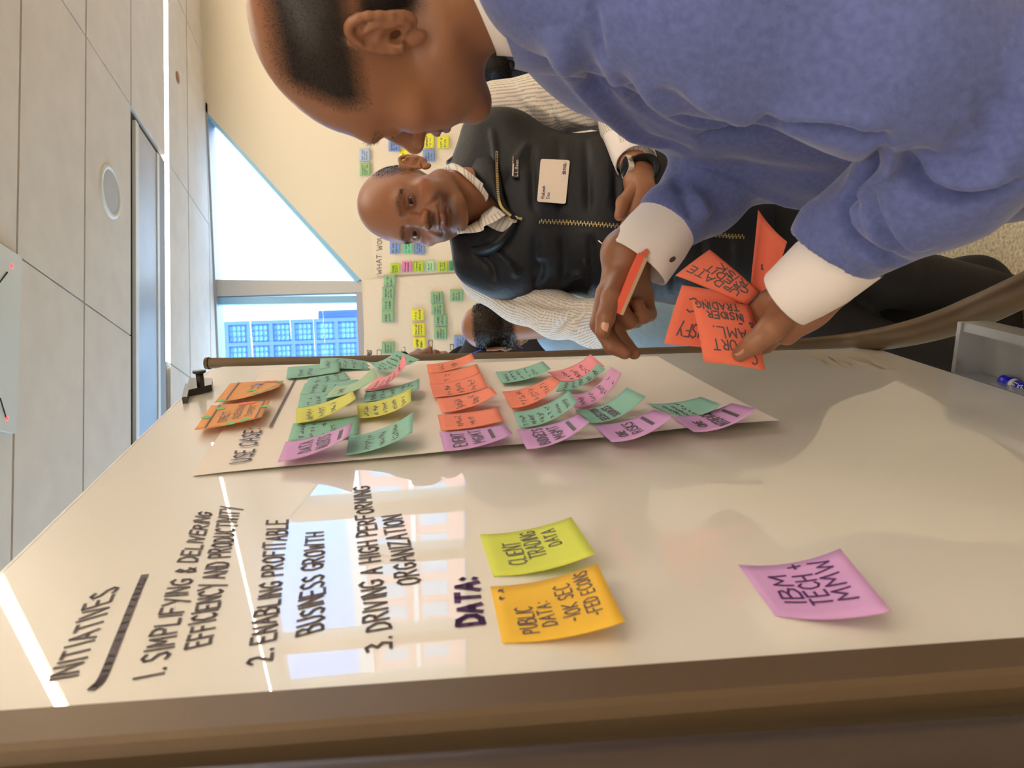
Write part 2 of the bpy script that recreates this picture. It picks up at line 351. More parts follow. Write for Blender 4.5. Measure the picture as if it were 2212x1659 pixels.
# ---- outside: glass tower seen through the left window, brick block beyond the right one
YT = 58.0
def out(x, y): return onplane(x, y, np.array([0, YT, 0]), np.array([0, 1., 0]))
M_tw = mat('tower_glass', srgb(128, 190, 214), .5, spec=.2, noise=(.6, .25, 3)); M_tb = mat('tower_band', srgb(66, 100, 176), .6); M_tl = mat('tower_pane_light', srgb(180, 226, 236), .5)
def tower(x0, x1, ztop, y0, label, nb):
    t_ = thing('glass_tower', label, 'building', ((x0 + x1) / 2, y0 + 6, 0))
    MB().box((x0, y0 + .25, -30), (x1, y0 + 14, ztop - .2)).build('wall', M_tw, t_)
    for k in range(nb + 1):
        x = x0 + (x1 - x0) * k / nb; MB().box((x - .13, y0 - .05, -30), (x + .13, y0 + .3, ztop)).build('column', M_tb, t_)
    z = ztop; fl = MB(); mu = MB(); k = 0
    while z > 4:
        if k % 5 == 1: MB().box((x0, y0 - .03, z - .13), (x1, y0 + .28, z + .13)).build('floor_band', M_tb, t_)
        else: fl.box((x0, y0 + .1, z - .035), (x1, y0 + .26, z + .035))
        z -= .31; k += 1
    fl.build('transom', M_tb, t_)['kind'] = 'stuff'
    n = nb * 4
    for k in range(n): x = x0 + (x1 - x0) * (k + .5) / n; mu.box((x - .03, y0 + .1, 0), (x + .03, y0 + .26, ztop - .1))
    mu.build('window_bar', M_tb, t_)['kind'] = 'stuff'
    pn = MB()
    for i in range(int(n * 14)):
        kx = random.randrange(n); kz = random.randrange(40); xa = x0 + (x1 - x0) * (kx + .5) / n + .04; w = (x1 - x0) / n - .08; za = ztop - .05 - .31 * kz
        pn.quad((xa, y0 + .2, za - .2), (xa + w, y0 + .2, za - .2), (xa + w, y0 + .2, za), (xa, y0 + .2, za))
    pn.build('light_pane', M_tl, t_)['kind'] = 'stuff'
a_ = out(467, 700); b_ = out(682, 692); c_ = out(682, 669)
tower(-18, (a_[0] + b_[0]) / 2, 33, YT, 'tall blue glass office tower seen through the left window', 15)
tower((a_[0] + b_[0]) / 2 + .05, c_[0], b_[2], YT + 2, 'lower blue glass block adjoining the tall tower outside the left window', 3)
br = thing('brick_building', 'pink brick block with rows of windows outside the right-hand window', 'building', (48, 52, 0))
M_br = mat('pink_brick', srgb(226, 164, 146), .8, noise=(1.5, .1, 4)); M_bw = mat('building_window', srgb(170, 190, 205), .2); M_bs = mat('stone_trim', srgb(228, 220, 212), .7)
MB().box((18, 48, -20), (74, 60, 6.2)).build('wall', M_br, br)
MB().box((17.8, 47.8, 5.2), (74.2, 48.3, 6.4)).build('cornice', M_bs, br)
MB().box((17.9, 47.85, 1.2), (74.1, 48.2, 1.6)).build('stone_course', M_bs, br)
win = None
for r_ in range(3):
    for k in range(22):
        x = 20 + 2.4 * k; z = 2.2 - 3.4 * r_
        if win is None: win = MB().box((-.75, -.06, 0), (.75, .1, 2.1)).mesh('window'); win.materials.append(M_bw)
        o = bpy.data.objects.new('window', win); COL.objects.link(o); o.location = (x, 48, z); o.parent = br; o.matrix_parent_inverse = br.matrix_world.inverted()
# ================================================================== WHITEBOARD
M_wb = mat('whiteboard_enamel', srgb(230, 226, 218), .35, spec=.3, coat=1.0, coat_rough=.015)
M_tube = mat('bronze_grey_metal', srgb(104, 86, 66), .45, .35)
M_tube2 = mat('grey_metal', srgb(76, 66, 62), .4, .4)
FT = B(462, 793); FB = B(1887, 751)
def near(z): 
    a, b = B(0, 1544.5), B(2212, 1385); return a + (b - a) * ((z - a[2]) / (b[2] - a[2]))
NT = near(FT[2]); NBt = near(.722)
board = thing('whiteboard', 'tall glossy mobile whiteboard on a bronze frame, covered in marker writing', 'whiteboard', ((FB + NBt) / 2 - .02 * BN))
ch = .016                                      # clipped far top corner
poly = [NBt, FB, FT - np.array([0, 0, ch]), FT - BT * ch, NT]
MB().prism(poly, -BN * .018).build('panel', M_wb, board)
MB().prism([NT + np.array([0, 0, .0005]), FT - BT * ch + np.array([0, 0, .0005]), FT - BT * ch + np.array([0, 0, .003]), NT + np.array([0, 0, .003])], -BN * .019).build('top_edge', M_white, board)
# far post: runs down the far edge, then sweeps out into a leg
fp = smooth_curve([B(452, 785, -.004), B(475, 784, -.004), B(800, 777, -.004), B(1200, 766.5, -.004), B(1600, 753, -.002)], 6)
leg = smooth_curve([B(1600, 753, -.002), B(1800, 742, .004), at(1930, 727, 1.40), at(2060, 692, 1.36), at(2200, 632, 1.30), at(2420, 520, 1.24), at(2600, 440, 1.2)], 6)
pts = fp[:-1] + leg
rr = [.0115 - .0035 * min(1, k / 12) for k in range(len(fp) - 1)] + [.0085 + .0205 * min(1, k / 20) ** .8 for k in range(len(leg))]
MB().tube(pts, rr, 14, up=BN, rb=[r * .75 for r in rr]).build('far_post', M_tube, board, True)
prof = [(0, .003), (-.0295, .003), (-.034, .001), (-.038, -.005), (-.041, -.014), (-.041, -.03), (0, -.03)]
zt, zl = FT[2] + .004, .6
MB().add([near(z) + BT * u + BN * v for z in (zl, zt) for u, v in prof], [tuple(range(6, -1, -1)), tuple(range(7, 14))] + [(k, (k + 1) % 7, 7 + (k + 1) % 7, 7 + k) for k in range(7)]).build('near_post', M_tube, board)
np2 = [near(z) + BT * -.07 + BN * (-.02 - .02 * (1.3 - z)) for z in np.linspace(FT[2], .05, 24)]
MB().tube(np2, .019, 14, up=BN, rb=.016).build('near_leg', M_tube2, board, True)
# base: feet and crossbar keep it standing
ft = pts[-1]
MB().tube(smooth_curve([ft, ft + np.array([.05, -.02, -.18]), np.array([ft[0] + .08, ft[1], .05]), np.array([ft[0] + .1, ft[1], .03])], 5), .03, 12).build('foot', M_tube, board, True)
MB().tube([np2[-1] + np.array([-.3, .07, 0]), np2[-1], np2[-1] + np.array([.3, -.07, 0])], .025, 10).build('foot', M_tube, board, True)
MB().tube([np2[-1], B(1887, 751) * np.array([1, 1, 0]) + np.array([0, 0, .06])], .015, 10).build('crossbar', M_tube, board, True)
# tray
zb = B(2058, 805)[2]; E0 = B(2058, 805); E0 = E0 - np.array([0, 0, E0[2] - zb])
M_tray = mat('brushed_tray', srgb(172, 174, 178), .28, .7)
S_ = lambda s, n_, z: E0 - BT * s + BN * n_ + np.array([0, 0, z])
t1 = MB(); L_ = .62; wth = .004
t1.hexa([S_(0, 0, -.052), S_(L_, 0, -.052), S_(L_, .072, -.052), S_(0, .072, -.052), S_(0, 0, -.046), S_(L_, 0, -.046), S_(L_, .072, -.046), S_(0, .072, -.046)])
t1.hexa([S_(0, .068, -.052), S_(L_, .068, -.052), S_(L_, .082, -.052), S_(0, .082, -.052), S_(0, .068, -.004), S_(L_, .068, -.004), S_(L_, .082, -.004), S_(0, .082, -.004)])
t1.hexa([S_(-.004, 0, -.052), S_(.004, 0, -.052), S_(.004, .082, -.052), S_(-.004, .082, -.052), S_(-.004, 0, -.0), S_(.004, 0, 0), S_(.004, .082, -.0), S_(-.004, .082, 0)])
t1.hexa([S_(0, -.01, -.052), S_(L_, -.01, -.052), S_(L_, .0, -.052), S_(0, 0, -.052), S_(0, -.01, -.002), S_(L_, -.01, -.002), S_(L_, 0, -.002), S_(0, 0, -.002)])
t1.build('pen_tray', M_tray, board)
# marker in the tray
M_blue = mat('marker_blue', srgb(16, 24, 205), .3); 
mk_a = onplane(2146, 822, np.array([0, 0, zb - .022]), np.array([0, 0, 1.])); mk_b = onplane(2215, 850, np.array([0, 0, zb - .022]), np.array([0, 0, 1.])); md = unit(mk_b - mk_a)
mk_a[2] = mk_b[2] = zb - .046 + .0095
mk = thing('marker_pen', 'blue capped dry-wipe marker pen lying in the metal tray', 'pen', mk_a)
MB().tube([mk_a, mk_a + md * .003, mk_a + md * .022], [.0085, .0093, .0093], 16).build('cap', M_blue, mk, True)
MB().tube([mk_a + md * .022, mk_a + md * .029], .0096, 16).build('white_ring', M_white, mk, True)
MB().tube([mk_a + md * .029, mk_a + md * .12], .0094, 16).build('barrel', M_blue, mk, True)
mt_ = MB(); vw = unit(CC - mk_a); nn = unit(vw - (vw @ md) * md); sd = np.cross(md, nn)
if sd @ np.array([0, 0, 1.]) < 0 and False: sd = -sd
def mkm(u, v):
    p = mk_a + md * (.032 + .03 * u) + sd * (.0075 * (v - .5)) + nn * (.0097 - .0035 * (v - .5) ** 2 * 4 * .5 + .0012); return p, nn
write(mt_, 'EXPO', mkm, .0013, .01)
mt_.build('lettering', M_white, mk)
# black clamp on the top edge
M_blk = mat('black_plastic', srgb(22, 20, 22), .35)
ca, cb = B(398, 852), B(452, 838); cl = thing('hook_clamp', 'black metal hook clamped over the far top corner of the whiteboard', 'hook', ca)
up_ = np.array([0, 0, 1.])
p0_, p1_ = B(405, 860), B(412, 826); q0_, q1_ = B(455, 842), B(448, 826)
lift = .009
MB().hexa([B(405, 856, .001), B(458, 843, .003), B(460, 829, .003), B(410, 828, .001)] + [p + lift * BN for p in (B(405, 856, .001), B(458, 843, .003), B(460, 829, .003), B(410, 828, .001))]).build('front_plate', M_blk, cl)
tp0, tp1 = B(404, 857, .01), B(410, 828, .01)
MB().hexa([tp0, tp1, tp1 - .034 * BN, tp0 - .034 * BN] + [p + up_ * .007 for p in (tp0, tp1, tp1 - .034 * BN, tp0 - .034 * BN)]).build('top_plate', M_blk, cl)
h0 = B(434, 836, .01); MB().tube([h0, h0 + .022 * BN], .0055, 10).add(*[[], []]).build('peg', M_blk, cl, True)
h1 = h0 + .022 * BN; MB().tube([h1, h1 + .003 * BN], .0095, 14).build('peg_head', M_blk, cl, True)

# ---- marker writing on the board
def quadmap(bl, br, tl, tr, off=.0006):
    a, b, c, d = B(*bl, off), B(*br, off), B(*tl, off), B(*tr, off)
    return lambda u, v: ((a * (1 - u) + b * u) * (1 - v) + (c * (1 - u) + d * u) * v, BN)
def boardtext(lines, m, w, name='marker_writing', parent=None, off=.0006):
    mb = MB()
    for s, bl, br, tl, tr in lines: write(mb, s, quadmap(bl, br, tl, tr, off), w)
    return mb.build(name, m, parent or board)
boardtext([('INITIATIVES', (166, 1461), (256, 1265), (108, 1471), (196, 1285)),
           ('1. SIMPLIFYING & DELIVERING', (354, 1456), (457, 1108), (288, 1469), (430, 1104)),
           ('EFFICIENCY AND PRODUCTIVITY', (455, 1389), (518, 1096), (399, 1402), (479, 1094)),
           ('2. ENABLING PROFITABLE', (588, 1425), (622, 1123), (535, 1438), (580, 1124)),
           ('BUSINESS GROWTH', (699, 1358), (699, 1148), (642, 1374), (662, 1151)),
           ('3. DRIVING A HIGH PERFORMING', (850, 1398), (797, 1050), (793, 1409), (765, 1053)),
           ('ORGANIZATION', (910, 1258), (865, 1111), (860, 1264), (824, 1116))], INK, .0024)
mb = MB(); ul = [B(200, 1487, .0006), B(222, 1462, .0006), B(255, 1382, .0006), B(290, 1295, .0006), B(312, 1243, .0006)]
ribbon(mb, smooth_curve(ul, 5), BN, .0055); mb.build('underline', INK, board)
boardtext([('DATA:', (1043, 1345), (1029, 1249), (993, 1351), (984, 1250))], INKP, .005)
mb = MB(); M_smudge = mat('wiped_residue', srgb(188, 178, 162), .6)
for k in range(17):
    x = 1752 + k * 8.5; y0 = 765 + random.uniform(-1, 2); ribbon(mb, [B(x, y0, .0004), B(x + 42 + random.uniform(-10, 12), 790 + random.uniform(-4, 8), .0004)], BN, .0062)
mb.build('wiped_residue', M_smudge, board)

# ---- flip-chart sheet on the board
M_paper = mat('flipchart_paper', srgb(236, 228, 220), .85, spec=.2)
pc = [np.array(B(*q)) for q in ((415, 1031), (566, 802), (1420, 771), (1682, 927))]   # TL TR BR BL
NU, NV = 14, 22; pv = MB(); vs = []
def paper(u, v):
    p = (pc[0] * (1 - u) + pc[1] * u) * (1 - v) + (pc[3] * (1 - u) + pc[2] * u) * v
    o = .0014 + .010 * (1 - u) ** 2 * v ** 3 + .0012 * (1 + math.sin(v * 17 + u * 3)) * v * (1 - u) + .004 * (1 - u) ** 6 * (1 - abs(2 * v - 1)) ** .5
    return p + o * BN
for j in range(NV + 1):
    for i in range(NU + 1): vs.append(paper(i / NU, j / NV))
pv.add(vs, [(j * (NU + 1) + i, j * (NU + 1) + i + 1, (j + 1) * (NU + 1) + i + 1, (j + 1) * (NU + 1) + i) for j in range(NV) for i in range(NU)])
sheet = tag(pv.build('flipchart_sheet', M_paper, None, True), 'white flip-chart sheet on the whiteboard with a use case heading and sticky notes', 'paper sheet')
boardtext([('USE CASE:', (541, 995), (565, 926), (497, 1001), (530, 926))], INKB, .0028, 'heading', sheet, .0042)
mb = MB(); ribbon(mb, [B(583, 922, .004), B(638, 818, .003)], BN, .0028); mb.build('ruled_line', INK, sheet)
# ================================================================== STICKY NOTES
NC = dict(teal=srgb(160, 212, 196), lightgreen=srgb(188, 218, 188), lilac=srgb(224, 176, 228), coral=srgb(255, 158, 132), pink=srgb(255, 170, 182), yellow=srgb(230, 230, 124), rose=srgb(238, 180, 222),
          lime=srgb(228, 236, 108), gold=srgb(250, 206, 80), orange=srgb(246, 182, 122))
def thin(M, col, k=.25):                        # paper thin enough for light to glow through
    if 'thin' in M: return M
    M['thin'] = 1; t = M.node_tree; o = next(n for n in t.nodes if n.type == 'OUTPUT_MATERIAL'); p = t.nodes['Principled BSDF']; x = t.nodes.new('ShaderNodeMixShader'); tr = t.nodes.new('ShaderNodeBsdfTranslucent')
    tr.inputs[0].default_value = (*col, 1); x.inputs[0].default_value = k; t.links.new(p.outputs[0], x.inputs[1]); t.links.new(tr.outputs[0], x.inputs[2]); t.links.new(x.outputs[0], o.inputs[0]); return M
def nmat(c): return thin(mat('note_' + c, NC[c], .75, spec=.25, noise=(35, .03, 2)), NC[c])
def chord_pt(T, x, y, L):                      # point of the pixel ray at distance L from T, on the room side of the board
    r = unit(ray(x, y)); w = CC - T; b = w @ r; c = w @ w - L * L; disc = b * b - c
    t = -b - math.sqrt(disc) if disc > 0 else -b
    P = CC + t * r
    return P
def note_surface(TL, TR, BR, BL, off, curl=.5):
    tl, tr = np.array(B(*TL, off)), np.array(B(*TR, off)); W_ = np.linalg.norm(tr - tl)
    L = .074
    def low(T, q):
        flat = B(*q, off); d = np.linalg.norm(flat - T)
        if d <= L * 1.06: return flat + .002 * BN       # lies on the board
        P = chord_pt(T, q[0], q[1], L)
        return P
    bl, br = low(tl, BL), low(tr, BR)
    def edge(T, E, v):
        c = E - T; c = c - (c @ BN) * BN; C1 = T + unit(c) * np.linalg.norm(E - T) * curl + .0005 * BN
        return T * (1 - v) ** 2 + 2 * C1 * v * (1 - v) + E * v * v
    def f(u, v): return edge(tl, bl, v) * (1 - u) + edge(tr, br, v) * u
    return f
def sheet_mesh(f, nu=8, nv=10, th=.0003):
    P = np.array([[f(i / nu, j / nv) for i in range(nu + 1)] for j in range(nv + 1)])
    du = np.gradient(P, axis=1); dv = np.gradient(P, axis=0); N = np.cross(dv, du); N /= np.linalg.norm(N, axis=2, keepdims=True) + 1e-12
    mb = MB(); n = (nu + 1) * (nv + 1); top = (P + N * th / 2).reshape(-1, 3); bot = (P - N * th / 2).reshape(-1, 3)
    ix = lambda i, j: j * (nu + 1) + i
    fs = []
    for j in range(nv):
        for i in range(nu):
            fs.append((ix(i, j), ix(i, j + 1), ix(i + 1, j + 1), ix(i + 1, j))); fs.append(tuple(n + k for k in (ix(i, j), ix(i + 1, j), ix(i + 1, j + 1), ix(i, j + 1))))
    ring = [ix(i, 0) for i in range(nu + 1)] + [ix(nu, j) for j in range(1, nv + 1)] + [ix(i, nv) for i in range(nu - 1, -1, -1)] + [ix(0, j) for j in range(nv - 1, 0, -1)]
    for a, b in zip(ring, ring[1:] + ring[:1]): fs.append((a, b, n + b, n + a))
    return mb.add(list(top) + list(bot), fs)
def note_map(f, u0, u1, v0, v1, off=.0007, flip=1):   # text box on a note: u0..u1 along the line, v0 = top, v1 = base of the letters
    def g(s, h):
        u = u0 + (u1 - u0) * s; v = v1 + (v0 - v1) * h
        p = f(u, v); e = 1e-3; du = f(u + e, v) - f(u - e, v); dv = f(u, v + e) - f(u, v - e); n = unit(np.cross(dv, du)) * flip
        return p + n * off, n
    return g
def note(c, label, TL, TR, BR, BL, lines=(), off=.004, group='sticky notes on the flip-chart sheet', ink=INK, w=.0012, curl=.5, cat='sticky note', name='sticky_note', bars=()):
    f = note_surface(TL, TR, BR, BL, off, curl)
    o = tag(sheet_mesh(f).build(name, nmat(c), None, True), label, cat, group)
    if lines or bars:
        mb = MB()
        for (s, u0, u1, v0, v1) in lines: write(mb, s, note_map(f, u0, u1, v0, v1), w, .05)
        for (u0, u1, v) in bars:
            g = note_map(f, u0, u1, v, v); ps = [g(k / 6, 0) for k in range(7)]; ribbon(mb, [p for p, n in ps], ps[0][1], .0045)
        mb.build('handwriting', ink, o)
    return o, f
def scr(n, v0, v1, u0=.08, u1=.9):             # n lines of unreadable scrawl
    out = []; h = (v1 - v0) / n
    for k in range(n):
        L = random.randint(5, 9); s = ''.join('~' if random.random() < .85 else ' ' for _ in range(L)).strip() or '~~~'
        out.append((s, u0, u0 + (u1 - u0) * random.uniform(.65, 1), v0 + k * h, v0 + (k + .68) * h))
    return out
O = .005
# two orange cards on the top edge, with round voting dots
M_dotg = mat('dot_green', srgb(104, 186, 92), .6); M_dotb = mat('dot_blue', srgb(110, 140, 214), .6); M_dotp = mat('dot_pink', srgb(238, 96, 112), .6); M_doto = mat('dot_orange', srgb(246, 112, 56), .6)
def dots(o, f, spots):
    for (u, v, m_, r) in spots:
        mb = MB(); n = 18; g = note_map(f, 0, 1, 0, 1, .0008); c = f(u, v)
        e = 1e-3; du = unit(f(u + e, v) - f(u - e, v)); dv = f(u, v + e) - f(u, v - e); dv = unit(dv - (dv @ du) * du); nn = unit(np.cross(dv, du))
        mb.add([c + nn * .0009 + r * (math.cos(2 * math.pi * k / n) * du + math.sin(2 * math.pi * k / n) * dv) for k in range(n)], [tuple(range(n))]); mb.build('voting_dot', m_, o)
o, f = note('orange', 'orange card with green and blue dots beside the black hook, farther of the two', (463, 870), (498, 828), (613, 822), (602, 836), scr(2, .42, .72, .4, .85), .007, 'orange cards on the top edge', bars=[], name='voting_card', cat='card')
mb = MB(); g = note_map(f, .02, .98, .16, .16); ps = [g(k / 6, 0) for k in range(7)]; ribbon(mb, [p for p, n in ps], ps[0][1], .0022); mb.build('ruled_line', INK, o)
dots(o, f, [(.05, .1, M_dotg, .0065), (.35, .5, M_dotg, .0065), (.08, .62, M_dotg, .0065), (.1, .8, M_dotg, .0065), (.3, .9, M_dotg, .006), (.7, .95, M_dotg, .006), (.78, .56, M_dotb, .0065), (.9, .82, M_dotp, .0065), (.92, .7, M_doto, .006)])
o, f = note('orange', 'orange card with green dots reading DIRECT INDEXING EXPERT, nearer of the two', (420, 929), (456, 876), (584, 868), (565, 901), [('DIRECT', .18, .62, .3, .42), ('INDEXING', .2, .85, .5, .61), ('EXPERT', .25, .8, .7, .8)], .009, 'orange cards on the top edge', name='voting_card', cat='card')
mb = MB()
for v in (.15, .9):
    g = note_map(f, .02, .98, v, v); ps = [g(k / 6, 0) for k in range(7)]; ribbon(mb, [p for p, n in ps], ps[0][1], .0022)
mb.build('ruled_line', INK, o)
dots(o, f, [(.45, .06, M_dotg, .0065), (.8, .2, M_dotg, .0065), (.02, .52, M_dotg, .0065), (.06, .74, M_dotg, .0065), (.62, .98, M_dotg, .0065), (.93, .55, M_doto, .0065), (.95, .68, M_doto, .0065)])
N = note
N('teal', 'pale teal note at the far top of the sheet, first under the post', (618, 818), (622, 793), (735, 781), (733, 803), scr(2, .2, .55), O)
N('teal', 'pale teal note with dense scrawl below the far top note, its corner curling up', (690, 797), (692, 774), (800, 782), (802, 800), scr(5, .1, .95), O + .003)
N('teal', 'pale teal note tilted across the whiteboard post above the pink note', (817, 801), (797, 783), (858, 757), (907, 777), scr(6, .05, .95), O + .006, curl=.4)
N('teal', 'narrow teal note half hidden in the upper left stack', (662, 830), (666, 817), (745, 806), (757, 822), scr(3, .15, .9), O + .001)
N('teal', 'teal note in the upper left stack just above the light green one', (648, 853), (659, 828), (775, 820), (770, 843), scr(3, .15, .7), O + .002)
N('teal', 'teal note in the upper left stack under the first yellow note', (643, 882), (648, 854), (750, 843), (752, 868), scr(3, .15, .7), O + .003)
N('lightgreen', 'blank light green note curling out over the teal stack', (701, 860), (726, 833), (805, 793), (817, 815), scr(1, .15, .4, .2, .7), O + .008)
N('pink', 'pink note standing far out beside the whiteboard post', (787, 844), (816, 815), (871, 764), (879, 786), scr(5, .1, .9), O + .004)
N('teal', 'shaded teal note below the pink note', (785, 868), (790, 845), (906, 818), (906, 839), scr(5, .1, .95), O + .002)
N('yellow', 'left yellow note with a lifted edge', (639, 915), (639, 882), (762, 844), (769, 861), scr(3, .15, .75), O + .006)
N('yellow', 'right yellow note with lifted edge below the shaded teal note', (775, 903), (770, 873), (888, 839), (888, 868), scr(5, .1, .95), O + .004)
N('teal', 'flat teal note between the left yellow note and the first lilac note', (622, 952), (633, 915), (772, 897), (775, 940), scr(4, .12, .72), O + .002)
N('lilac', 'lilac heading note at the left end of the lower row', (600, 998), (617, 955), (762, 913), (753, 942), [('DATA', .2, .8, .25, .42), ('ALERTS', .12, .85, .5, .68)], O + .007, w=.0021, bars=[(.2, .75, .84)])
N('teal', 'teal note on the lower row right of the first lilac note', (747, 983), (754, 942), (893, 890), (891, 934), scr(3, .25, .85), O + .004)
N('coral', 'topmost coral note of the column of five', (924, 807), (922, 787), (1019, 763), (1026, 777), scr(2, .2, .75, .15, .8), O + .002)
N('coral', 'second coral note of the column of five', (929, 831), (926, 807), (1030, 786), (1038, 805), [('~ ~ ', .1, .9, .25, .45)], O + .003)
N('coral', 'third coral note of the column of five, with a boxed scrawl', (937, 858), (929, 831), (1039, 805), (1054, 836), scr(3, .2, .9), O + .004)
N('coral', 'fourth coral note of the column of five, lifting at its end', (954, 891), (942, 861), (1060, 835), (1074, 850), scr(2, .25, .8), O + .005)
N('coral', 'lowest coral note of the column of five', (953, 930), (945, 896), (1074, 880), (1089, 908), scr(2, .25, .65, .15, .8), O + .005)
N('lilac', 'lilac heading note under the column of five coral notes', (960, 975), (949, 934), (1090, 916), (1108, 937), [('EVENT', .15, .85, .16, .34), ('MGMT', .15, .9, .44, .6)], O + .006, w=.0021, bars=[(.2, .8, .74)])
N('teal', 'teal note alone near the post in the middle of the sheet', (1085, 827), (1070, 803), (1172, 780), (1190, 797), scr(5, .1, .8), O + .003)
N('coral', 'single coral note curling left of the teal and pink stack', (1105, 881), (1085, 846), (1191, 812), (1210, 824), scr(3, .2, .9), O + .005)
N('teal', 'teal note full of scrawl under the single coral note', (1123, 924), (1108, 890), (1229, 843), (1248, 868), scr(6, .05, .95), O + .006)
N('lilac', 'lilac heading note reading BUDGETS', (1138, 970), (1115, 928), (1249, 895), (1274, 911), [('BUDGETS', .08, .9, .22, .38), ('MGMT', .12, .85, .47, .62)], O + .008, w=.0021, bars=[(.15, .8, .78)])
N('pink', 'salmon pink note at the top of the right stack', (1211, 823), (1181, 803), (1276, 765), (1306, 791), scr(3, .2, .8), O + .003)
N('teal', 'teal note lying over the salmon pink note in the right stack', (1201, 846), (1211, 824), (1292, 784), (1307, 797), scr(5, .1, .95), O + .006)
N('rose', 'rosy lilac note at the front of the right stack', (1241, 881), (1234, 851), (1320, 792), (1343, 806), scr(4, .1, .95), O + .007)
N('teal', 'teal note with a dark printed edge right of the lilac budget note', (1278, 914), (1243, 885), (1354, 837), (1395, 856), [('SOURCES', .1, .8, .42, .54), ('SELECTION', .05, .9, .22, .34)], O + .006, w=.0022)
N('lilac', 'lilac heading note reading ONE RISKS', (1321, 955), (1282, 918), (1413, 885), (1454, 897), [('ONE', .2, .5, .2, .33), ('RISKS', .2, .85, .4, .56)], O + .008, w=.0021, bars=[(.25, .85, .75)])
N('teal', 'flat teal note at the lower end of the sheet', (1456, 898), (1396, 871), (1514, 857), (1558, 874), scr(3, .15, .6), O + .004)
N('lilac', 'lilac heading note at the lower corner of the sheet', (1499, 933), (1448, 900), (1581, 871), (1635, 883), [('ONE', .25, .6, .2, .32), ('INTERFACE', .08, .92, .45, .6)], O + .008, w=.0021, bars=[(.2, .8, .78)])
G2 = 'sticky notes straight on the whiteboard'
N('lime', 'lime sticky note reading CLIENT TRADING DATA on the bare whiteboard', (1066, 1245), (1036, 1155), (1234, 1117), (1286, 1196), [('CLIENT', .2, .72, .2, .38), ('TRADING', .28, .92, .42, .58), ('DATA', .45, .85, .64, .77)], .0008, G2, w=.0013)
N('gold', 'golden yellow sticky note reading PUBLIC DATA below the lime note', (1085, 1389), (1059, 1267), (1290, 1217), (1350, 1343), [('PUBLIC', .12, .55, .18, .32), ('DATA:', .2, .6, .36, .48), ('-10K SEC', .2, .82, .56, .7), ('-FED ECONS', .2, .95, .76, .88), ('~ ~', .72, .92, .05, .13)], .0008, G2, w=.0013)
o, f = N('lilac', 'lilac sticky note reading IBM TECH alone low on the whiteboard', (1675, 1330), (1595, 1220), (1815, 1185), (1926, 1320), [('IBM', .25, .78, .2, .38), ('TECH +', .22, .95, .44, .62), ('MMW', .25, .92, .66, .84)], .0008, G2, w=.0019, ink=INKP, curl=.5)

# ================================================================== WALL SHEETS AND THEIR NOTES
M_sheet = mat('wall_sheet', srgb(232, 216, 194), .85, bump=(9, .5, .02))
def wall_sheet(label, px, sub):
    c = [np.array(wallp(*q, .004)) for q in px]; mb = MB(); vs = []; nu, nv = 10, 14
    for j in range(nv + 1):
        for i in range(nu + 1):
            u, v = i / nu, j / nv; p = (c[0] * (1 - u) + c[1] * u) * (1 - v) + (c[3] * (1 - u) + c[2] * u) * v
            p[1] -= .004 + .006 * (math.sin(u * 19 + v * 4) * math.sin(v * 7)) ** 2; vs.append(p)
    mb.add(vs, [(j * (nu + 1) + i, j * (nu + 1) + i + 1, (j + 1) * (nu + 1) + i + 1, (j + 1) * (nu + 1) + i) for j in range(nv) for i in range(nu)])
    return tag(mb.build('wall_sheet', M_sheet, None, True), label, 'paper sheet', 'paper sheets on the far wall')
sh1 = wall_sheet('right-hand cream paper sheet on the far wall, behind the man in the vest', [(812, 596), (768, 240), (1040, 236), (1060, 584)], 0)
sh2 = wall_sheet('left-hand cream paper sheet on the far wall below the window sill', [(786, 792), (787, 605), (1062, 585), (1062, 792)], 0)
def wtext(parent, s, a, b, h, w=.006):         # a -> b along the base line in the photograph, h in metres
    p, q = wallp(*a, .012), wallp(*b, .012); mb = MB()
    write(mb, s, lambda u, v: (p + (q - p) * u + np.array([0, 0, h * v]), np.array([0, -1., 0])), w, .05, 1); mb.build('handwriting', INK, parent)
wtext(sh1, 'WHAT WOULD YOU', (824, 592), (826, 450), .035, .004)
wtext(sh2, 'EMUST', (803, 772), (803, 756), .03, .004)
for (x, y, w_, h_) in ((819, 768, 9, 12), (871, 758, 8, 8), (930, 752, 8, 17), (976, 750, 7, 6)):
    a, b, c, d = [wallp(*q, .012) for q in ((x - w_ / 2, y + h_), (x - w_ / 2, y - h_), (x + w_ / 2, y - h_), (x + w_ / 2, y + h_))]
    mb = MB(); ribbon(mb, [a, b, c, d, a], np.array([0, -1., 0]), .004); mb.build('drawn_box', INK, sh2)
WN = dict(paleblue=(176, 196, 226), green=(150, 190, 130), yellow=(232, 226, 60), blue=(130, 156, 206), mint=(120, 206, 160), lime=(186, 212, 50), pink=(228, 134, 180), palegreen=(176, 222, 170), deepgreen=(66, 176, 88), sage=(142, 184, 140))
for k, v in WN.items(): mat('wallnote_' + k, srgb(*v), .75)
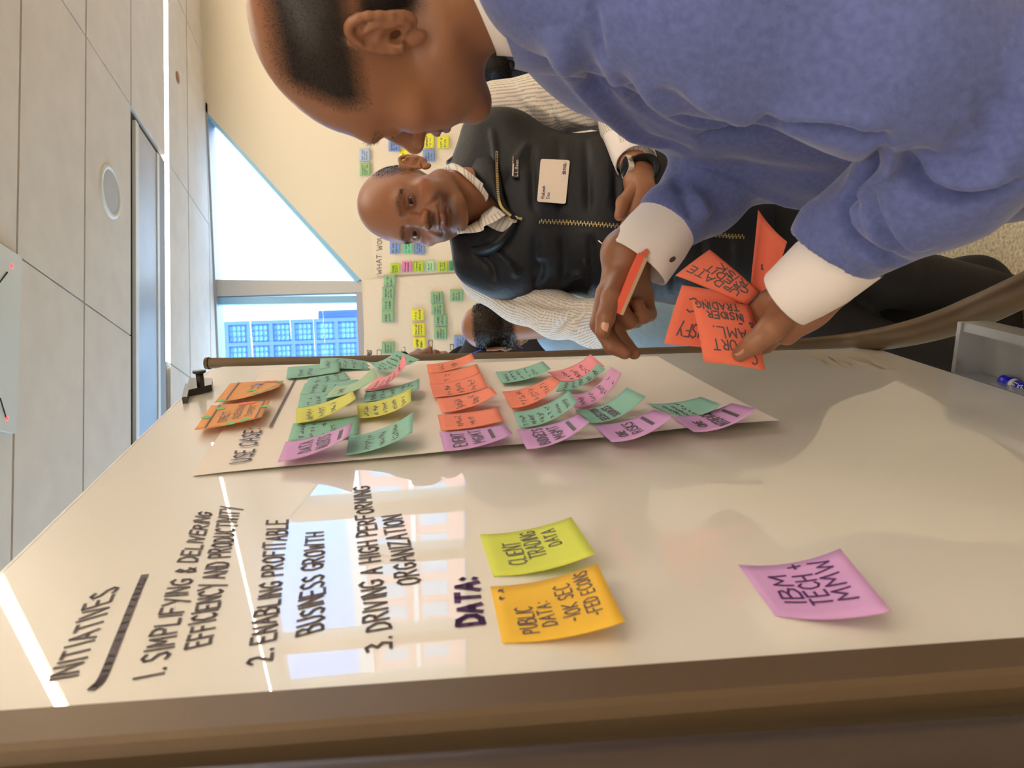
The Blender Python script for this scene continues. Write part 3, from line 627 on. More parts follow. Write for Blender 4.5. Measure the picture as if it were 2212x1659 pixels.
def wnote(c, label, x0, x1, y0, y1, gap=.014, tilt=0.):
    TLp, TRp, BRp, BLp = (x0, y1 + tilt), (x0 - tilt, y0 + tilt), (x1 - tilt, y0 - tilt), (x1, y1 - tilt)
    a, b, c_, d = [np.array(wallp(*q, gap)) for q in (TLp, TRp, BRp, BLp)]
    def f(u, v):
        p = (a * (1 - u) + b * u) * (1 - v) + (d * (1 - u) + c_ * u) * v; p[1] -= .014 * v * v; return p
    mb = sheet_mesh(f, 3, 5, .0006); o = tag(mb.build('sticky_note', MATS['wallnote_' + c], None, True), label, 'sticky note', 'sticky notes on the far wall sheets')
    t_ = MB()
    for (s, u0, u1, v0, v1) in scr(random.choice((2, 3)), .22, .85): write(t_, s, note_map(f, u0, u1, v0, v1, .003), .0032, .05, 1)
    t_.build('handwriting', INK, o)
r1 = 'right-hand wall sheet'; l1 = 'left-hand wall sheet'
wnote('paleblue', 'pale blue note at the top edge of the ' + r1, 776, 799, 321, 348)
wnote('green', 'pale green note touching the crown of the man in the vest', 777, 800, 352, 380)
wnote('yellow', 'yellow note mostly behind the nose bridge of the man in blue', 839, 861, 276, 298)
wnote('blue', 'blue note beside the nose of the man in blue', 839, 864, 301, 327)
wnote('yellow', 'yellow note just under the nostril of the man in blue', 914, 938, 289, 320)
wnote('yellow', 'yellow note nearest the chin of the man in blue', 945, 970, 294, 321)
wnote('yellow', 'yellow note behind the raised ear of the man in the vest', 864, 888, 324, 352)
wnote('blue', 'blue note between ear and vest collar of the man in the vest', 913, 939, 323, 349)
wnote('blue', 'upper blue note close beside the cheek of the man in the vest', 842, 864, 520, 548)
wnote('mint', 'mint note between two blue notes beside the cheek of the man in the vest', 870, 891, 520, 547)
wnote('blue', 'lower blue note close beside the cheek of the man in the vest', 895, 917, 520, 549)
wnote('lime', 'lime note at the top of the mixed colour column on the ' + r1, 843, 864, 569, 590)
wnote('pink', 'pink note in the mixed colour column on the ' + r1, 869, 889, 565, 588)
wnote('lime', 'lime note just under the pink note on the ' + r1, 893, 915, 564, 586)
wnote('palegreen', 'very pale green note in the mixed colour column on the ' + r1, 920, 938, 563, 585)
wnote('lime', 'lime note last but one in the mixed colour column on the ' + r1, 946, 966, 564, 587)
wnote('deepgreen', 'deep green note at the vest end of the mixed colour column', 970, 991, 563, 585)
wnote('sage', 'sage note overlapping both wall sheets, first of the upper row of four', 829, 854, 594, 619, .02)
wnote('sage', 'second sage note of the upper row of four on the ' + l1, 826, 852, 620, 645, .02)
wnote('sage', 'third sage note of the upper row of four on the ' + l1, 825, 851, 645, 670, .02)
wnote('sage', 'fourth sage note of the upper row of four on the ' + l1, 825, 851, 670, 696, .02)
wnote('sage', 'sage note right of the drawn box beside the whiteboard post', 825, 852, 738, 764, .02)
wnote('yellow', 'yellow note farthest from the whiteboard of three on the ' + l1, 889, 916, 668, 692, .02)
wnote('yellow', 'middle yellow note of three on the ' + l1, 891, 918, 699, 725, .02)
wnote('yellow', 'yellow note next to the woman of three on the ' + l1, 892, 920, 729, 752, .02)
wnote('sage', 'sage note of the lower row with four lines, nearest the vest', 930, 957, 630, 654, .02)
wnote('sage', 'sage note second of the lower row on the ' + l1, 932, 959, 655, 680, .02)
wnote('sage', 'sage note third of the lower row on the ' + l1, 937, 965, 678, 704, .02)
wnote('sage', 'sage note last of the lower row on the ' + l1, 938, 966, 707, 732, .02)
wnote('sage', 'sage note by itself beside the striped sleeve', 972, 1000, 625, 650, .02)
wnote('blue', 'upper blue note beside the bald head of the seated man', 981, 1008, 724, 750, .02)
wnote('blue', 'lower blue note beside the bald head of the seated man', 1008, 1031, 722, 744, .024)
# ================================================================== SURFACE MODELLING (signed distance fields -> mesh)
class Field:
    def __init__(s, lo, hi, h):
        s.lo = np.array(lo, float); s.h = h; s.n = (np.ceil((np.array(hi) - s.lo) / h)).astype(int) + 1
        s.ax = [s.lo[i] + h * np.arange(s.n[i]) for i in range(3)]; s.F = np.full(s.n, .5, np.float32)
    def sub(s, lo, hi):
        a = np.clip(np.floor((np.asarray(lo) - s.lo) / s.h).astype(int), 0, s.n); b = np.clip(np.ceil((np.asarray(hi) - s.lo) / s.h).astype(int) + 1, 0, s.n)
        if np.any(b <= a): return None, None
        P = np.stack(np.meshgrid(*[s.ax[i][a[i]:b[i]] for i in range(3)], indexing='ij'), -1).astype(np.float32)
        return tuple(slice(a[i], b[i]) for i in range(3)), P
    def put(s, fn, lo, hi, k=.01, op='u'):
        m_ = k + 4 * s.h; sl, P = s.sub(np.asarray(lo) - m_, np.asarray(hi) + m_)
        if sl is None: return s
        d = fn(P); a = s.F[sl]
        if op == 'u':
            h = np.clip(.5 + .5 * (a - d) / k, 0, 1); s.F[sl] = a * (1 - h) + d * h - k * h * (1 - h)
        else:
            h = np.clip(.5 - .5 * (a + d) / k, 0, 1); s.F[sl] = a * (1 - h) - d * h + k * h * (1 - h)
        return s
    def ell(s, c, r, k=.01, rot=None, op='u'):
        c = np.asarray(c, float); r = np.asarray(r, float); A = np.eye(3) if rot is None else np.asarray(rot, float); ext = np.full(3, r.max()) if rot is not None else r
        def fn(P):
            q = (P - c.astype(np.float32)) @ A.T.astype(np.float32); k0 = np.linalg.norm(q / r.astype(np.float32), axis=-1); k1 = np.linalg.norm(q / (r * r).astype(np.float32), axis=-1)
            return k0 * (k0 - 1) / np.maximum(k1, 1e-9)
        return s.put(fn, c - ext, c + ext, k, op)
    def cone(s, a, b, ra, rb, k=.01, op='u', flat=None):     # flat = (direction, factor): thickness along direction is scaled by factor
        a = np.asarray(a, float); b = np.asarray(b, float); R = max(ra, rb)
        if flat is not None:
            w = unit(flat[0]); fac = flat[1]; S = np.eye(3) + (1 / fac - 1) * np.outer(w, w); R *= max(1, fac)
        else: S = None; fac = 1
        a2 = a if S is None else S @ a; b2 = b if S is None else S @ b
        def fn(P):
            Q = P if S is None else P @ S.T.astype(np.float32)
            d = (b2 - a2).astype(np.float32); L2 = float(d @ d) + 1e-12; t = np.clip(((Q - a2.astype(np.float32)) @ d) / L2, 0, 1)
            return (np.linalg.norm(Q - a2.astype(np.float32) - t[..., None] * d, axis=-1) - (ra + (rb - ra) * t)) * min(1, fac)
        return s.put(fn, np.minimum(a, b) - R, np.maximum(a, b) + R, k, op)
    def chain(s, pts, rs, k=.01, op='u', flat=None):
        for i in range(len(pts) - 1): s.cone(pts[i], pts[i + 1], rs[i], rs[i + 1], k, op, flat)
        return s
    def surface(s):                            # naive surface nets
        F = s.F; ins = F < 0; nx, ny, nz = F.shape
        c = np.zeros((nx - 1, ny - 1, nz - 1), np.int8)
        for dx in (0, 1):
            for dy in (0, 1):
                for dz in (0, 1): c += ins[dx:nx - 1 + dx, dy:ny - 1 + dy, dz:nz - 1 + dz]
        act = (c > 0) & (c < 8); I = np.argwhere(act); idx = np.full(act.shape, -1, np.int64); idx[act] = np.arange(len(I))
        pos = np.zeros((len(I), 3)); cnt = np.zeros(len(I))
        cor = np.array([(x, y, z) for x in (0, 1) for y in (0, 1) for z in (0, 1)])
        V = np.stack([F[I[:, 0] + x, I[:, 1] + y, I[:, 2] + z] for x, y, z in cor], 1).astype(float)
        for i in range(8):
            for j in range(i + 1, 8):
                if np.abs(cor[i] - cor[j]).sum() != 1: continue
                a, b = V[:, i], V[:, j]; mk = (a < 0) != (b < 0); t = np.where(mk, a / np.where(mk, a - b, 1), 0)
                pos += np.where(mk[:, None], cor[i] + t[:, None] * (cor[j] - cor[i]), 0); cnt += mk
        pos = s.lo + (I + pos / cnt[:, None]) * s.h
        Q = []
        for axi in range(3):
            o1, o2 = [(1, 2), (2, 0), (0, 1)][axi]
            sl0 = [slice(0, None)] * 3; sl1 = [slice(0, None)] * 3; sl0[axi] = slice(0, -1); sl1[axi] = slice(1, None)
            A, Bq = ins[tuple(sl0)], ins[tuple(sl1)]; E = np.argwhere(A != Bq)
            E = E[(E[:, o1] > 0) & (E[:, o2] > 0) & (E[:, o1] < F.shape[o1] - 1) & (E[:, o2] < F.shape[o2] - 1)]
            fl = A[E[:, 0], E[:, 1], E[:, 2]]
            e1 = np.zeros(3, int); e1[o1] = 1; e2 = np.zeros(3, int); e2[o2] = 1
            g = lambda X: idx[X[:, 0], X[:, 1], X[:, 2]]
            q = np.stack([g(E - e1 - e2), g(E - e2), g(E), g(E - e1)], 1); q[~fl] = q[~fl][:, ::-1]; Q.append(q)
        Q = np.concatenate(Q); Q = Q[(Q >= 0).all(1)]
        return pos, Q
def relax(V, Q, it=2, lam=.5):
    E = np.concatenate([Q[:, [0, 1]], Q[:, [1, 2]], Q[:, [2, 3]], Q[:, [3, 0]]])
    deg = np.zeros(len(V)); np.add.at(deg, E[:, 0], 1); np.add.at(deg, E[:, 1], 1); deg = np.maximum(deg, 1)[:, None]
    for k in range(it):
        for l in (lam, -lam * 1.02):
            S = np.zeros_like(V)
            for c in range(3): S[:, c] = np.bincount(E[:, 0], V[E[:, 1], c], len(V)) + np.bincount(E[:, 1], V[E[:, 0], c], len(V))
            V = V + l * (S / deg - V)
    return V
def normals(V, Q):
    n = np.cross(V[Q[:, 2]] - V[Q[:, 0]], V[Q[:, 3]] - V[Q[:, 1]]); N_ = np.zeros_like(V)
    for k in range(4):
        for c in range(3): N_[:, c] += np.bincount(Q[:, k], n[:, c], len(V))
    return N_ / (np.linalg.norm(N_, axis=1, keepdims=True) + 1e-12)
def npmesh(name, V, Q, m=None, parent=None, col=None):
    me = bpy.data.meshes.new(name); k = Q.shape[1]
    me.vertices.add(len(V)); me.vertices.foreach_set('co', np.ascontiguousarray(V, np.float32).ravel())
    me.loops.add(Q.size); me.loops.foreach_set('vertex_index', np.ascontiguousarray(Q, np.int32).ravel())
    me.polygons.add(len(Q)); me.polygons.foreach_set('loop_start', np.arange(0, Q.size, k, dtype=np.int32))
    me.update(calc_edges=True)
    if col is not None:
        a = me.color_attributes.new('Col', 'FLOAT_COLOR', 'POINT'); a.data.foreach_set('color', np.ascontiguousarray(np.c_[col, np.ones(len(V))], np.float32).ravel())
    me.validate(); return link(name, me, m, parent, True)
def join(parts):                               # [(V, Q, col)] -> one mesh
    Vs, Qs, Cs, k = [], [], [], 0
    for V, Q, c in parts: Vs.append(V); Qs.append(Q + k); Cs.append(np.broadcast_to(c, (len(V), 3))); k += len(V)
    return np.concatenate(Vs), np.concatenate(Qs), np.concatenate(Cs)
def frame(fwd, up):                            # columns: right-hand side of the person, forward, up
    f = unit(fwd); u = np.asarray(up, float); u = unit(u - (u @ f) * f); return np.stack([np.cross(f, u), f, u], 1)
def mix(a, b, t): t = np.clip(t, 0, 1)[:, None]; return np.asarray(a) * (1 - t) + np.asarray(b) * t
def gs(d, r): return np.exp(-(d / r) ** 2)
def bvh_of(V, Q): return BVHTree.FromPolygons([tuple(v) for v in V], [tuple(q) for q in Q])
def shoot(bv, x, y):                           # where the sight line through a frame point meets a surface
    d = unit(ray(x, y)); h = bv.ray_cast(Vector(CC), Vector(d))
    return (np.array(h[0]), np.array(h[1])) if h[0] is not None else (None, None)
def folds(V, Q, lines, it=1):                  # cloth folds: (frame polyline, sigma, height); negative heights are creases
    bv = bvh_of(V, Q); N_ = normals(V, Q); D = np.zeros(len(V))
    for pl, sg, amp in lines:
        pts = []
        for p in smooth_curve([np.array(q, float) for q in pl], 6):
            h, n = shoot(bv, *p)
            if h is not None: pts.append(h)
        if len(pts) < 2: continue
        pts = np.array(pts); m_ = len(pts); lo = pts.min(0) - 3 * sg; hi = pts.max(0) + 3 * sg
        ii = np.where(((V > lo) & (V < hi)).all(1))[0]; best = np.full(len(ii), 9.); par = np.zeros(len(ii))
        for i in range(m_ - 1):
            a, b = pts[i], pts[i + 1]; d = b - a; L2 = d @ d + 1e-12
            if L2 > .05 ** 2: continue
            t = np.clip((V[ii] - a) @ d / L2, 0, 1); q = np.linalg.norm(V[ii] - a - t[:, None] * d, axis=1); w = q < best; best[w] = q[w]; par[w] = (i + t[w]) / (m_ - 1)
        fade = np.clip(np.minimum(par, 1 - par) * 5, 0, 1) ** .7
        D[ii] += amp * np.exp(-.5 * (best / sg) ** 2) * fade
    return V + N_ * D[:, None]

# ------------------------------------------------------------------ heads
def head_field(p, h):
    g = lambda k, d: p.get(k, d)
    F = Field((-.11, -.14, -.24), (.11, .16, .15), h)
    W_ = g('w', 1.0); jw = g('jaw', 1.0)
    F.ell((0, -.018, .034), (.076 * W_, .098, .084 * g('top', 1)), .01)
    F.ell((0, .030, .018), (.066 * W_, .062, .064), .02)                        # forehead
    F.ell((0, .030, -.030), (.062 * W_ * jw, .060, .070), .02)                  # mid face
    F.ell((0, .018, -.066), (.056 * W_ * jw, .058, .044), .025)
    for s_ in (-1, 1):
        F.cone((s_ * .052 * W_ * jw, .000, -.062), (s_ * .02, .068, -.1), .019, .018, .025)
        F.ell((s_ * .047 * W_, .056, -.026), (.022, .022, .017), .022)          # cheek bone
        F.ell((s_ * .036 * W_ * jw, .058, -.058), (.022, .022, .022), .02)      # cheek
    F.ell((0, .072, -.098), (.024, .020, .018), .02)                            # chin
    F.cone((-.036, .078, .019), (.036, .078, .019), .011, .011, .02)            # brow ridge
    F.ell((0, .076, -.052), (.030, .022, .026), .02)                            # muzzle
    for s_ in (-1, 1): F.ell((s_ * .033, .099, .000), (.019, .017, .013), .014, op='s')   # sockets
    F.chain([(0, .083, .014), (0, .096, -.006), (0, .110 * g('nose', 1), -.024)], [.009, .010, .0125], .010)
    F.ell((0, .109 * g('nose', 1), -.026), (.0125, .012, .010), .006)
    for s_ in (-1, 1):
        F.ell((s_ * .0135, .098, -.0295), (.0085, .012, .0085), .006)
        F.ell((s_ * .0075, .105, -.0375), (.0042, .0065, .004), .003, op='s')
        F.ell((s_ * .0325, .0755, .0015), (.0155, .0125, .0115), .006)          # lids
        F.cone((s_ * .0225, .0895, .0005), (s_ * .0425, .083, .0015), g('open', .0042), g('open', .0042) * .6, .0025, op='s')
    F.chain([(-.024, .084, -.0575), (-.008, .0975, -.0535), (0, .098, -.0545), (.008, .0975, -.0535), (.024, .084, -.0575)], [.003, .0055, .005, .0055, .003], .005)
    F.chain([(-.021, .084, -.0615), (0, .0965, -.0655), (.021, .084, -.0615)], [.003, .0068, .003], .005)
    F.chain([(-.027, .088, -.0570), (-.012, .1015, -.0592), (0, .1035, -.0598), (.012, .1015, -.0592), (.027, .088, -.0570)], [.0012, .0016, .0016, .0016, .0012], .003, op='s')
    F.ell((0, .090, -.077), (.016, .008, .005), .008, op='s')                   # under the lip
    for s_ in (-1, 1): F.cone((s_ * .024, .094, -.032), (s_ * .034, .086, -.056), .002, .0025, .010, op='s')   # smile fold
    n0 = np.array(g('neck0', (0, -.028, -.075))); n1 = np.array(g('neck1', (0, -.062, -.21)))
    F.cone(n0, n1, .056 * g('neckw', 1), .064 * g('neckw', 1), .025)
    for s_ in (-1, 1):                                                         # ears
        e = np.array([s_ * (.077 * W_), -.018, -.008]); th = math.radians(g('ear_out', 24)) * s_
        ex = np.array([math.cos(th) * s_, -abs(math.sin(th)) * 0 - .0, 0]); 
        bk = unit([s_ * .42, -.9, .12]); upv = unit([s_ * .12, -.18, 1]); nr = unit(np.cross(bk, upv)) * s_
        nr = nr if nr[0] * s_ > 0 else -nr
        R_ = np.stack([bk, upv, nr]); S_e = g('ear', 1.0)
        F.ell(e + bk * .010 * S_e + upv * .004, (.0185 * S_e, .031 * S_e, .0045), .006, R_)
        F.ell(e + bk * .004 * S_e - upv * .026 * S_e, (.0085 * S_e, .011 * S_e, .005), .006, R_)
        rim = [e + bk * (.010 + .0185 * math.cos(a)) * S_e + upv * (.004 + .031 * math.sin(a)) * S_e + nr * .003 for a in np.linspace(math.radians(205), math.radians(-55), 15)]
        F.chain(rim, [.0036 * S_e] * 15, .003)
        F.chain([e + bk * .002 + nr * .004 - upv * .001, e + bk * .0 + nr * .006 - upv * .008], [.004, .0045], .004)   # tragus
        ah = [e + bk * (.011 + .010 * math.cos(a)) * S_e + upv * (.002 + .018 * math.sin(a)) * S_e + nr * .0045 for a in np.linspace(math.radians(100), math.radians(-70), 9)]
        F.chain(ah, [.0030] * 9, .0035)
        F.ell(e + bk * .010 * S_e - upv * .004 * S_e + nr * .006, (.0085, .010, .006), .004, R_, op='s')
        F.ell(e + bk * .006 - upv * .006 + nr * .000, (.0045, .005, .008), .003, R_, op='s')
        F.ell(e + bk * .006 + upv * .018 * S_e + nr * .006, (.007, .006, .0045), .003, R_, op='s')
    return F
def skin_colour(V, p):
    base = np.array(p['skin']); dark = base * np.array([.46, .42, .42]); x, y, z = V.T; ax = np.abs(x)
    c = np.tile(base, (len(V), 1))
    c = mix(c, base * np.array([1.1, .92, .85]), .6 * gs(np.hypot(ax - .045, z + .03), .028) * (y > .02) + .5 * gs(np.linalg.norm(V - [0, .11, -.033], axis=1), .018))
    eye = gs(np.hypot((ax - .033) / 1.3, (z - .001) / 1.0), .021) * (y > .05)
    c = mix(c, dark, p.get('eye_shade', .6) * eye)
    be = p.get('beard', 0)
    if be:
        q = np.maximum(gs(np.hypot(x / 1.9, z + .044) * (1), .013), gs(np.abs(np.hypot(x / .95, (z + .046) / 1.0) - .046), .018) * np.clip((-.034 - z) / .022, 0, 1)) * np.clip(y / .02, 0, 1)
        q = np.maximum(q, .45 * np.clip((-.032 - z) / .02, 0, 1) * (np.clip((y - .0) / .03, 0, 1)) * np.clip((z + .125) / .02, 0, 1)); c = mix(c, base * np.array([.22, .22, .25]), be * np.clip(q, 0, 1))
    lip = np.maximum(gs(np.hypot(x / 3.6, z + .0545), .0055), gs(np.hypot(x / 3.2, z + .0655), .007)) * (y > .07)
    c = mix(c, np.array(p.get('lip', base * np.array([.92, .62, .62]))), .75 * lip)
    c = mix(c, base * .3, gs(np.abs(z + .0594), .0022) * (ax < .03) * (y > .075))
    m_ = (p['hair'](x, y, z) if 'hair' in p else np.zeros(len(V))) * np.maximum(np.clip((.0805 * p.get('w', 1) - ax) / .003, 0, 1), np.clip((z - .03) / .006, 0, 1))
    c = mix(c, np.array(p.get('hair_col', (.02, .015, .012))), m_ * p.get('stubble', .75))
    return c, m_
def build_head(p, O_, R_, h):
    """returns world vertices, quads, colours, local vertices and hair mask"""
    s_ = p.get('size', 1.0); V, Q = head_field(p, h).surface(); V = relax(V, Q, 1, .4); c, m_ = skin_colour(V, p)
    low = V[:, 2] < -.012; V[low, 2] = -.012 + (V[low, 2] + .012) * p.get('low', .88)
    return O_ + (V * s_) @ R_.T, Q, c, V, m_
def eyeballs(p, O_, R_, parent, gaze=(0, 1, 0)):
    s_ = p.get('size', 1.0)
    for sd in (-1, 1):
        c = np.array([sd * .0325, .0755, .001]); gz = unit(gaze); r = .0118; ph = np.linspace(0, math.pi, 24); vs = []; col = []
        u = unit(np.cross(gz, [0, 0, 1])); w = np.cross(u, gz); n = 24
        for a in ph:
            for k in range(n):
                b = 2 * math.pi * k / n; vs.append(c + r * (math.cos(a) * gz + math.sin(a) * (math.cos(b) * u + math.sin(b) * w)))
                col.append((.012, .010, .010) if a < .26 else ((.030, .016, .010) if a < .60 else (.46, .40, .35)))
        Q = np.array([(i * n + k, i * n + (k + 1) % n, (i + 1) * n + (k + 1) % n, (i + 1) * n + k) for i in range(23) for k in range(n)])
        V = O_ + (np.array(vs) * s_) @ R_.T
        npmesh('eye', V, Q[:, ::-1], mat('eye_surface', (.5, .5, .5), .25, spec=.12, attr=True, coat=.03), parent, np.array(col))
def blades(V, N_, Q, mask, dens, length, width, lay, seed=1):
    """short hairs on the masked faces: thin triangles"""
    rg = np.random.default_rng(seed); fm = mask[Q].mean(1); A = .5 * np.linalg.norm(np.cross(V[Q[:, 2]] - V[Q[:, 0]], V[Q[:, 3]] - V[Q[:, 1]]), axis=1)
    ex = dens * A * fm; k = np.floor(ex + rg.random(len(ex))).astype(int); f = np.repeat(np.arange(len(Q)), k); n = len(f)
    a, b = rg.random(n), rg.random(n); q = Q[f]; P = (V[q[:, 0]] * ((1 - a) * (1 - b))[:, None] + V[q[:, 1]] * (a * (1 - b))[:, None] + V[q[:, 2]] * (a * b)[:, None] + V[q[:, 3]] * ((1 - a) * b)[:, None])
    nn = N_[q].mean(1); d = nn + np.asarray(lay) + rg.normal(0, .35, (n, 3)); d /= np.linalg.norm(d, axis=1, keepdims=True); s_ = np.cross(d, rg.normal(0, 1, (n, 3))); s_ /= np.linalg.norm(s_, axis=1, keepdims=True) + 1e-9
    L = length * rg.uniform(.6, 1.2, n)[:, None]; W2 = width / 2
    out = np.empty((n, 3, 3)); out[:, 0] = P - s_ * W2 - nn * .0004; out[:, 1] = P + s_ * W2 - nn * .0004; out[:, 2] = P + d * L
    return out.reshape(-1, 3), np.arange(3 * n).reshape(-1, 3)
def brows(p, O_, R_, V, N_, Q, parent, col):
    ax, y, z = np.abs(V[:, 0]), V[:, 1], V[:, 2]
    m_ = gs(np.abs(z - (.0195 + .10 * (ax - .012) * (ax < .04) - .28 * np.maximum(ax - .04, 0))), .0036) * (ax > .010) * (ax < .054) * (y > .05)
    W3 = O_ + (V * p.get('size', 1)) @ R_.T; Bv, Bq = blades(W3, N_ @ R_.T, Q, m_, 2.2e6 * p.get('brow', 1), .0055, .0004, R_ @ np.array([0, -.6, .9]), 5)
    npmesh('eyebrows', Bv, Bq, mat('brow_hair', col, .8), parent)
# ================================================================== PEOPLE
HQ = 1.0                                        # mesh coarseness (1 = final)
M_skin = mat('skin', (.3, .15, .09), .42, attr=True, spec=.45, bump=(420, .12, .0006))
M_hair = mat('dark_hair', (.010, .008, .007), .8, spec=.2)
M_nail = mat('finger_nail', srgb(206, 150, 128), .3, coat=.4)
SK1 = (.26, .112, .058); SK2 = (.30, .122, .06)

# ------------------------------------------------------------------ the man in the blue sweater
man = thing('person', 'person in a blue quarter-zip sweater leaning to the whiteboard with coral notes in both hands', 'person', (.62, .9, 0))
P1 = dict(skin=SK1, size=1.0, w=1.0, open=.0022, eye_shade=.35, beard=.45, ear=1.02, ear_out=20, nose=1.0, neckw=1.02, neck1=(0, -.055, -.21), brow=.25, hair_col=(.011, .008, .007), stubble=.97,
          hair=lambda x, y, z: np.clip((z - .015 - .55 * np.maximum(y - .0, 0) * 0 + .035 * (np.abs(x) < .05) - .0) / .02, 0, 1) * np.clip((.050 - y - .50 * np.maximum(z - .045, 0)) / .022, 0, 1) * np.clip((.104 - z) / .022, 0, 1)
          + np.clip((-.028 - y) / .012, 0, 1) * np.clip((z + .055) / .02, 0, 1) * np.clip((.02 - z) / .01, 0, 1))
O1 = np.array([.3469, .769, 1.6108]); R1 = frame((-.76, .6466, -.09), (-.11, -.0166, .9947))
hv, hq, hc, hl, hm = build_head(P1, O1, R1, .0017 * HQ)
# hands: chains of (frame x, frame y, depth)
def A3(l): return [at(*q) for q in l]
def hand_mesh(palm, fingers, webs, h, lo_pad=.03):
    allp = [at(*q) for ch in palm for q in ch[0]] + [at(*q) for ch in fingers for q in ch[0]]
    lo = np.min(allp, 0) - lo_pad; hi = np.max(allp, 0) + lo_pad; F = Field(lo, hi, h)
    for pts, rs in palm: F.chain(A3(pts), rs, .014)
    for k, (pts, rs) in enumerate(fingers): 
        F2 = F.chain(A3(pts), rs, .0045)
    for c, r in webs: F.ell(at(*c), r, .01)
    V, Q = F.surface(); return relax(V, Q, 1, .4), Q
def skin_hand(V, base, light=None):
    c = np.tile(np.array(base), (len(V), 1)); return c
# right hand (far): palm, then index, middle, ring, little finger, thumb
RW = (1352, 548, 1.0)
rpalm = [([RW, (1315, 640, .985)], [.026, .0145]), ([RW, (1340, 646, 1.0)], [.026, .014]), ([RW, (1367, 645, 1.018)], [.026, .0135]), ([RW, (1393, 636, 1.03)], [.024, .012]), ([(1395, 500, 1.0), RW], [.026, .026])]
rfing = [([(1308, 632, .985), (1293, 700, .978), (1322, 747, .972), (1350, 762, .972)], [.0125, .0108, .0102, .0085]),
         ([(1340, 646, 1.0), (1330, 712, 1.0), (1352, 748, .994), (1370, 763, .985)], [.012, .0105, .0098, .0082]),
         ([(1367, 645, 1.018), (1372, 690, 1.012), (1358, 694, .99), (1345, 668, .985)], [.012, .0108, .0098, .0085]),
         ([(1393, 636, 1.03), (1402, 678, 1.02), (1390, 684, 1.0), (1376, 655, .992)], [.011, .0095, .0088, .0075]),
         ([(1350, 580, .99), (1322, 640, .962), (1308, 686, .952), (1301, 716, .95)], [.0155, .0130, .0112, .0090])]
rv, rq = hand_mesh(rpalm, rfing, [], .0016 * HQ)
# left hand (near): thumb over the held notes, fingers behind them
LW = (1735, 655, .855)
lpalm = [([LW, (1668, 655, .88)], [.025, .016]), ([LW, (1680, 680, .885)], [.025, .016]), ([LW, (1690, 705, .875)], [.024, .015]), ([LW, (1700, 722, .862)], [.023, .012]), ([(1800, 610, .84), LW], [.027, .026])]
lfing = [([(1662, 650, .88), (1618, 690, .905), (1585, 700, .915), (1560, 705, .915)], [.013, .011, .010, .0085]),
         ([(1672, 672, .885), (1628, 715, .91), (1592, 730, .917), (1566, 735, .917)], [.0125, .011, .010, .0085]),
         ([(1682, 695, .88), (1640, 735, .905), (1606, 750, .913), (1583, 752, .915)], [.012, .0105, .0095, .008]),
         ([(1694, 712, .87), (1655, 745, .892), (1632, 755, .90), (1612, 757, .903)], [.0105, .0092, .0085, .007]),
         ([(1706, 662, .85), (1668, 708, .838), (1628, 742, .848), (1598, 765, .862)], [.019, .0150, .0118, .0088])]
lv, lq = hand_mesh(lpalm, lfing, [], .0018 * HQ)
# arms and trunk under the clothes join head and hands into one figure
def up(ux, uy, d): return at(uy, 1659 - ux, d)   # a point given by its place in the upright picture
tr = Field((.1, .35, .35), (1.1, 1.5, 1.6), .012 * HQ)
hip = up(1560, 2300, .98); T0 = O1 + R1 @ np.array([0, -.06, -.2])
shL = up(1725, 1330, .70); elL = up(1455, 2185, .645); shR = up(1520, 1330, 1.12); elR = up(1345, 1640, 1.09)
tr.chain([T0, up(1680, 1345, .90), up(1600, 1560, .95), up(1500, 1800, .985), hip], [.055, .075, .08, .08, .08], .03); tr.chain([T0, shL, elL, at(1800, 610, .84)], [.05, .045, .035, .026], .04); tr.chain([T0, shR, elR, at(1395, 500, 1.0)], [.05, .045, .035, .026], .04)
tv, tq = tr.surface()
BV, BQ, BC = join([(hv, hq, hc), (rv, rq, SK1), (lv, lq, np.array(SK1) * 1.05), (tv, tq, SK1)])
body1 = npmesh('body', BV, BQ, M_skin, man, BC)
hN = normals(hv, hq); eyeballs(P1, O1, R1, man, (-.1, .85, -.5))
brows(P1, O1, R1, hl, normals(hl, hq), hq, man, (.015, .011, .010))
hb, hbq = blades(hv, hN, hq, np.clip(hm, 0, 1), 1.1e6, .0034, .00035, (0, 0, -.5), 3)
npmesh('hair', hb, hbq, M_hair, man)
lash = MB()
for k in range(14):
    u = k / 13; c = O1 + R1 @ np.array([-.0225 - .021 * u, .0905 - .0075 * u, .0015]); d = R1 @ unit([-.25 * u, 1, -.55]); MB_w = R1 @ np.array([.0004, 0, 0])
    lash.add([c - MB_w, c + MB_w, c + d * .011], [(0, 1, 2)])
lash.build('eyelashes', M_hair, man)
# thumb nails
def nail(parent, tip, base, side_up, w, L):      # a small curved plate on top of the last joint
    t_ = unit(np.asarray(tip) - base); n = unit(side_up - (side_up @ t_) * t_); s_ = np.cross(t_, n); mb = MB(); vs = []
    for j in range(6):
        for i in range(7):
            a = (i / 6 - .5) * 2; v = j / 5; ww = w * (1 - .25 * (2 * v - 1) ** 4); vs.append(np.asarray(base) + t_ * L * v + s_ * ww * a + n * (.0012 - .0032 * a * a - .0012 * (v - .35) ** 2 * 4))
    mb.add(vs, [(j * 7 + i, j * 7 + i + 1, (j + 1) * 7 + i + 1, (j + 1) * 7 + i) for j in range(5) for i in range(6)]); return mb.build('thumb_nail', M_nail, parent, True)
tb = at(1306, 696, .940); nail(man, at(1298, 722, .943), tb, unit(CC - tb) + np.array([-.35, 0, .5]), .0062, .0135)
tb = at(1612, 756, .8475); nail(man, at(1593, 771, .855), tb, unit(CC - tb) * .6 + np.array([-.1, 0, -.75]), .0060, .0125)

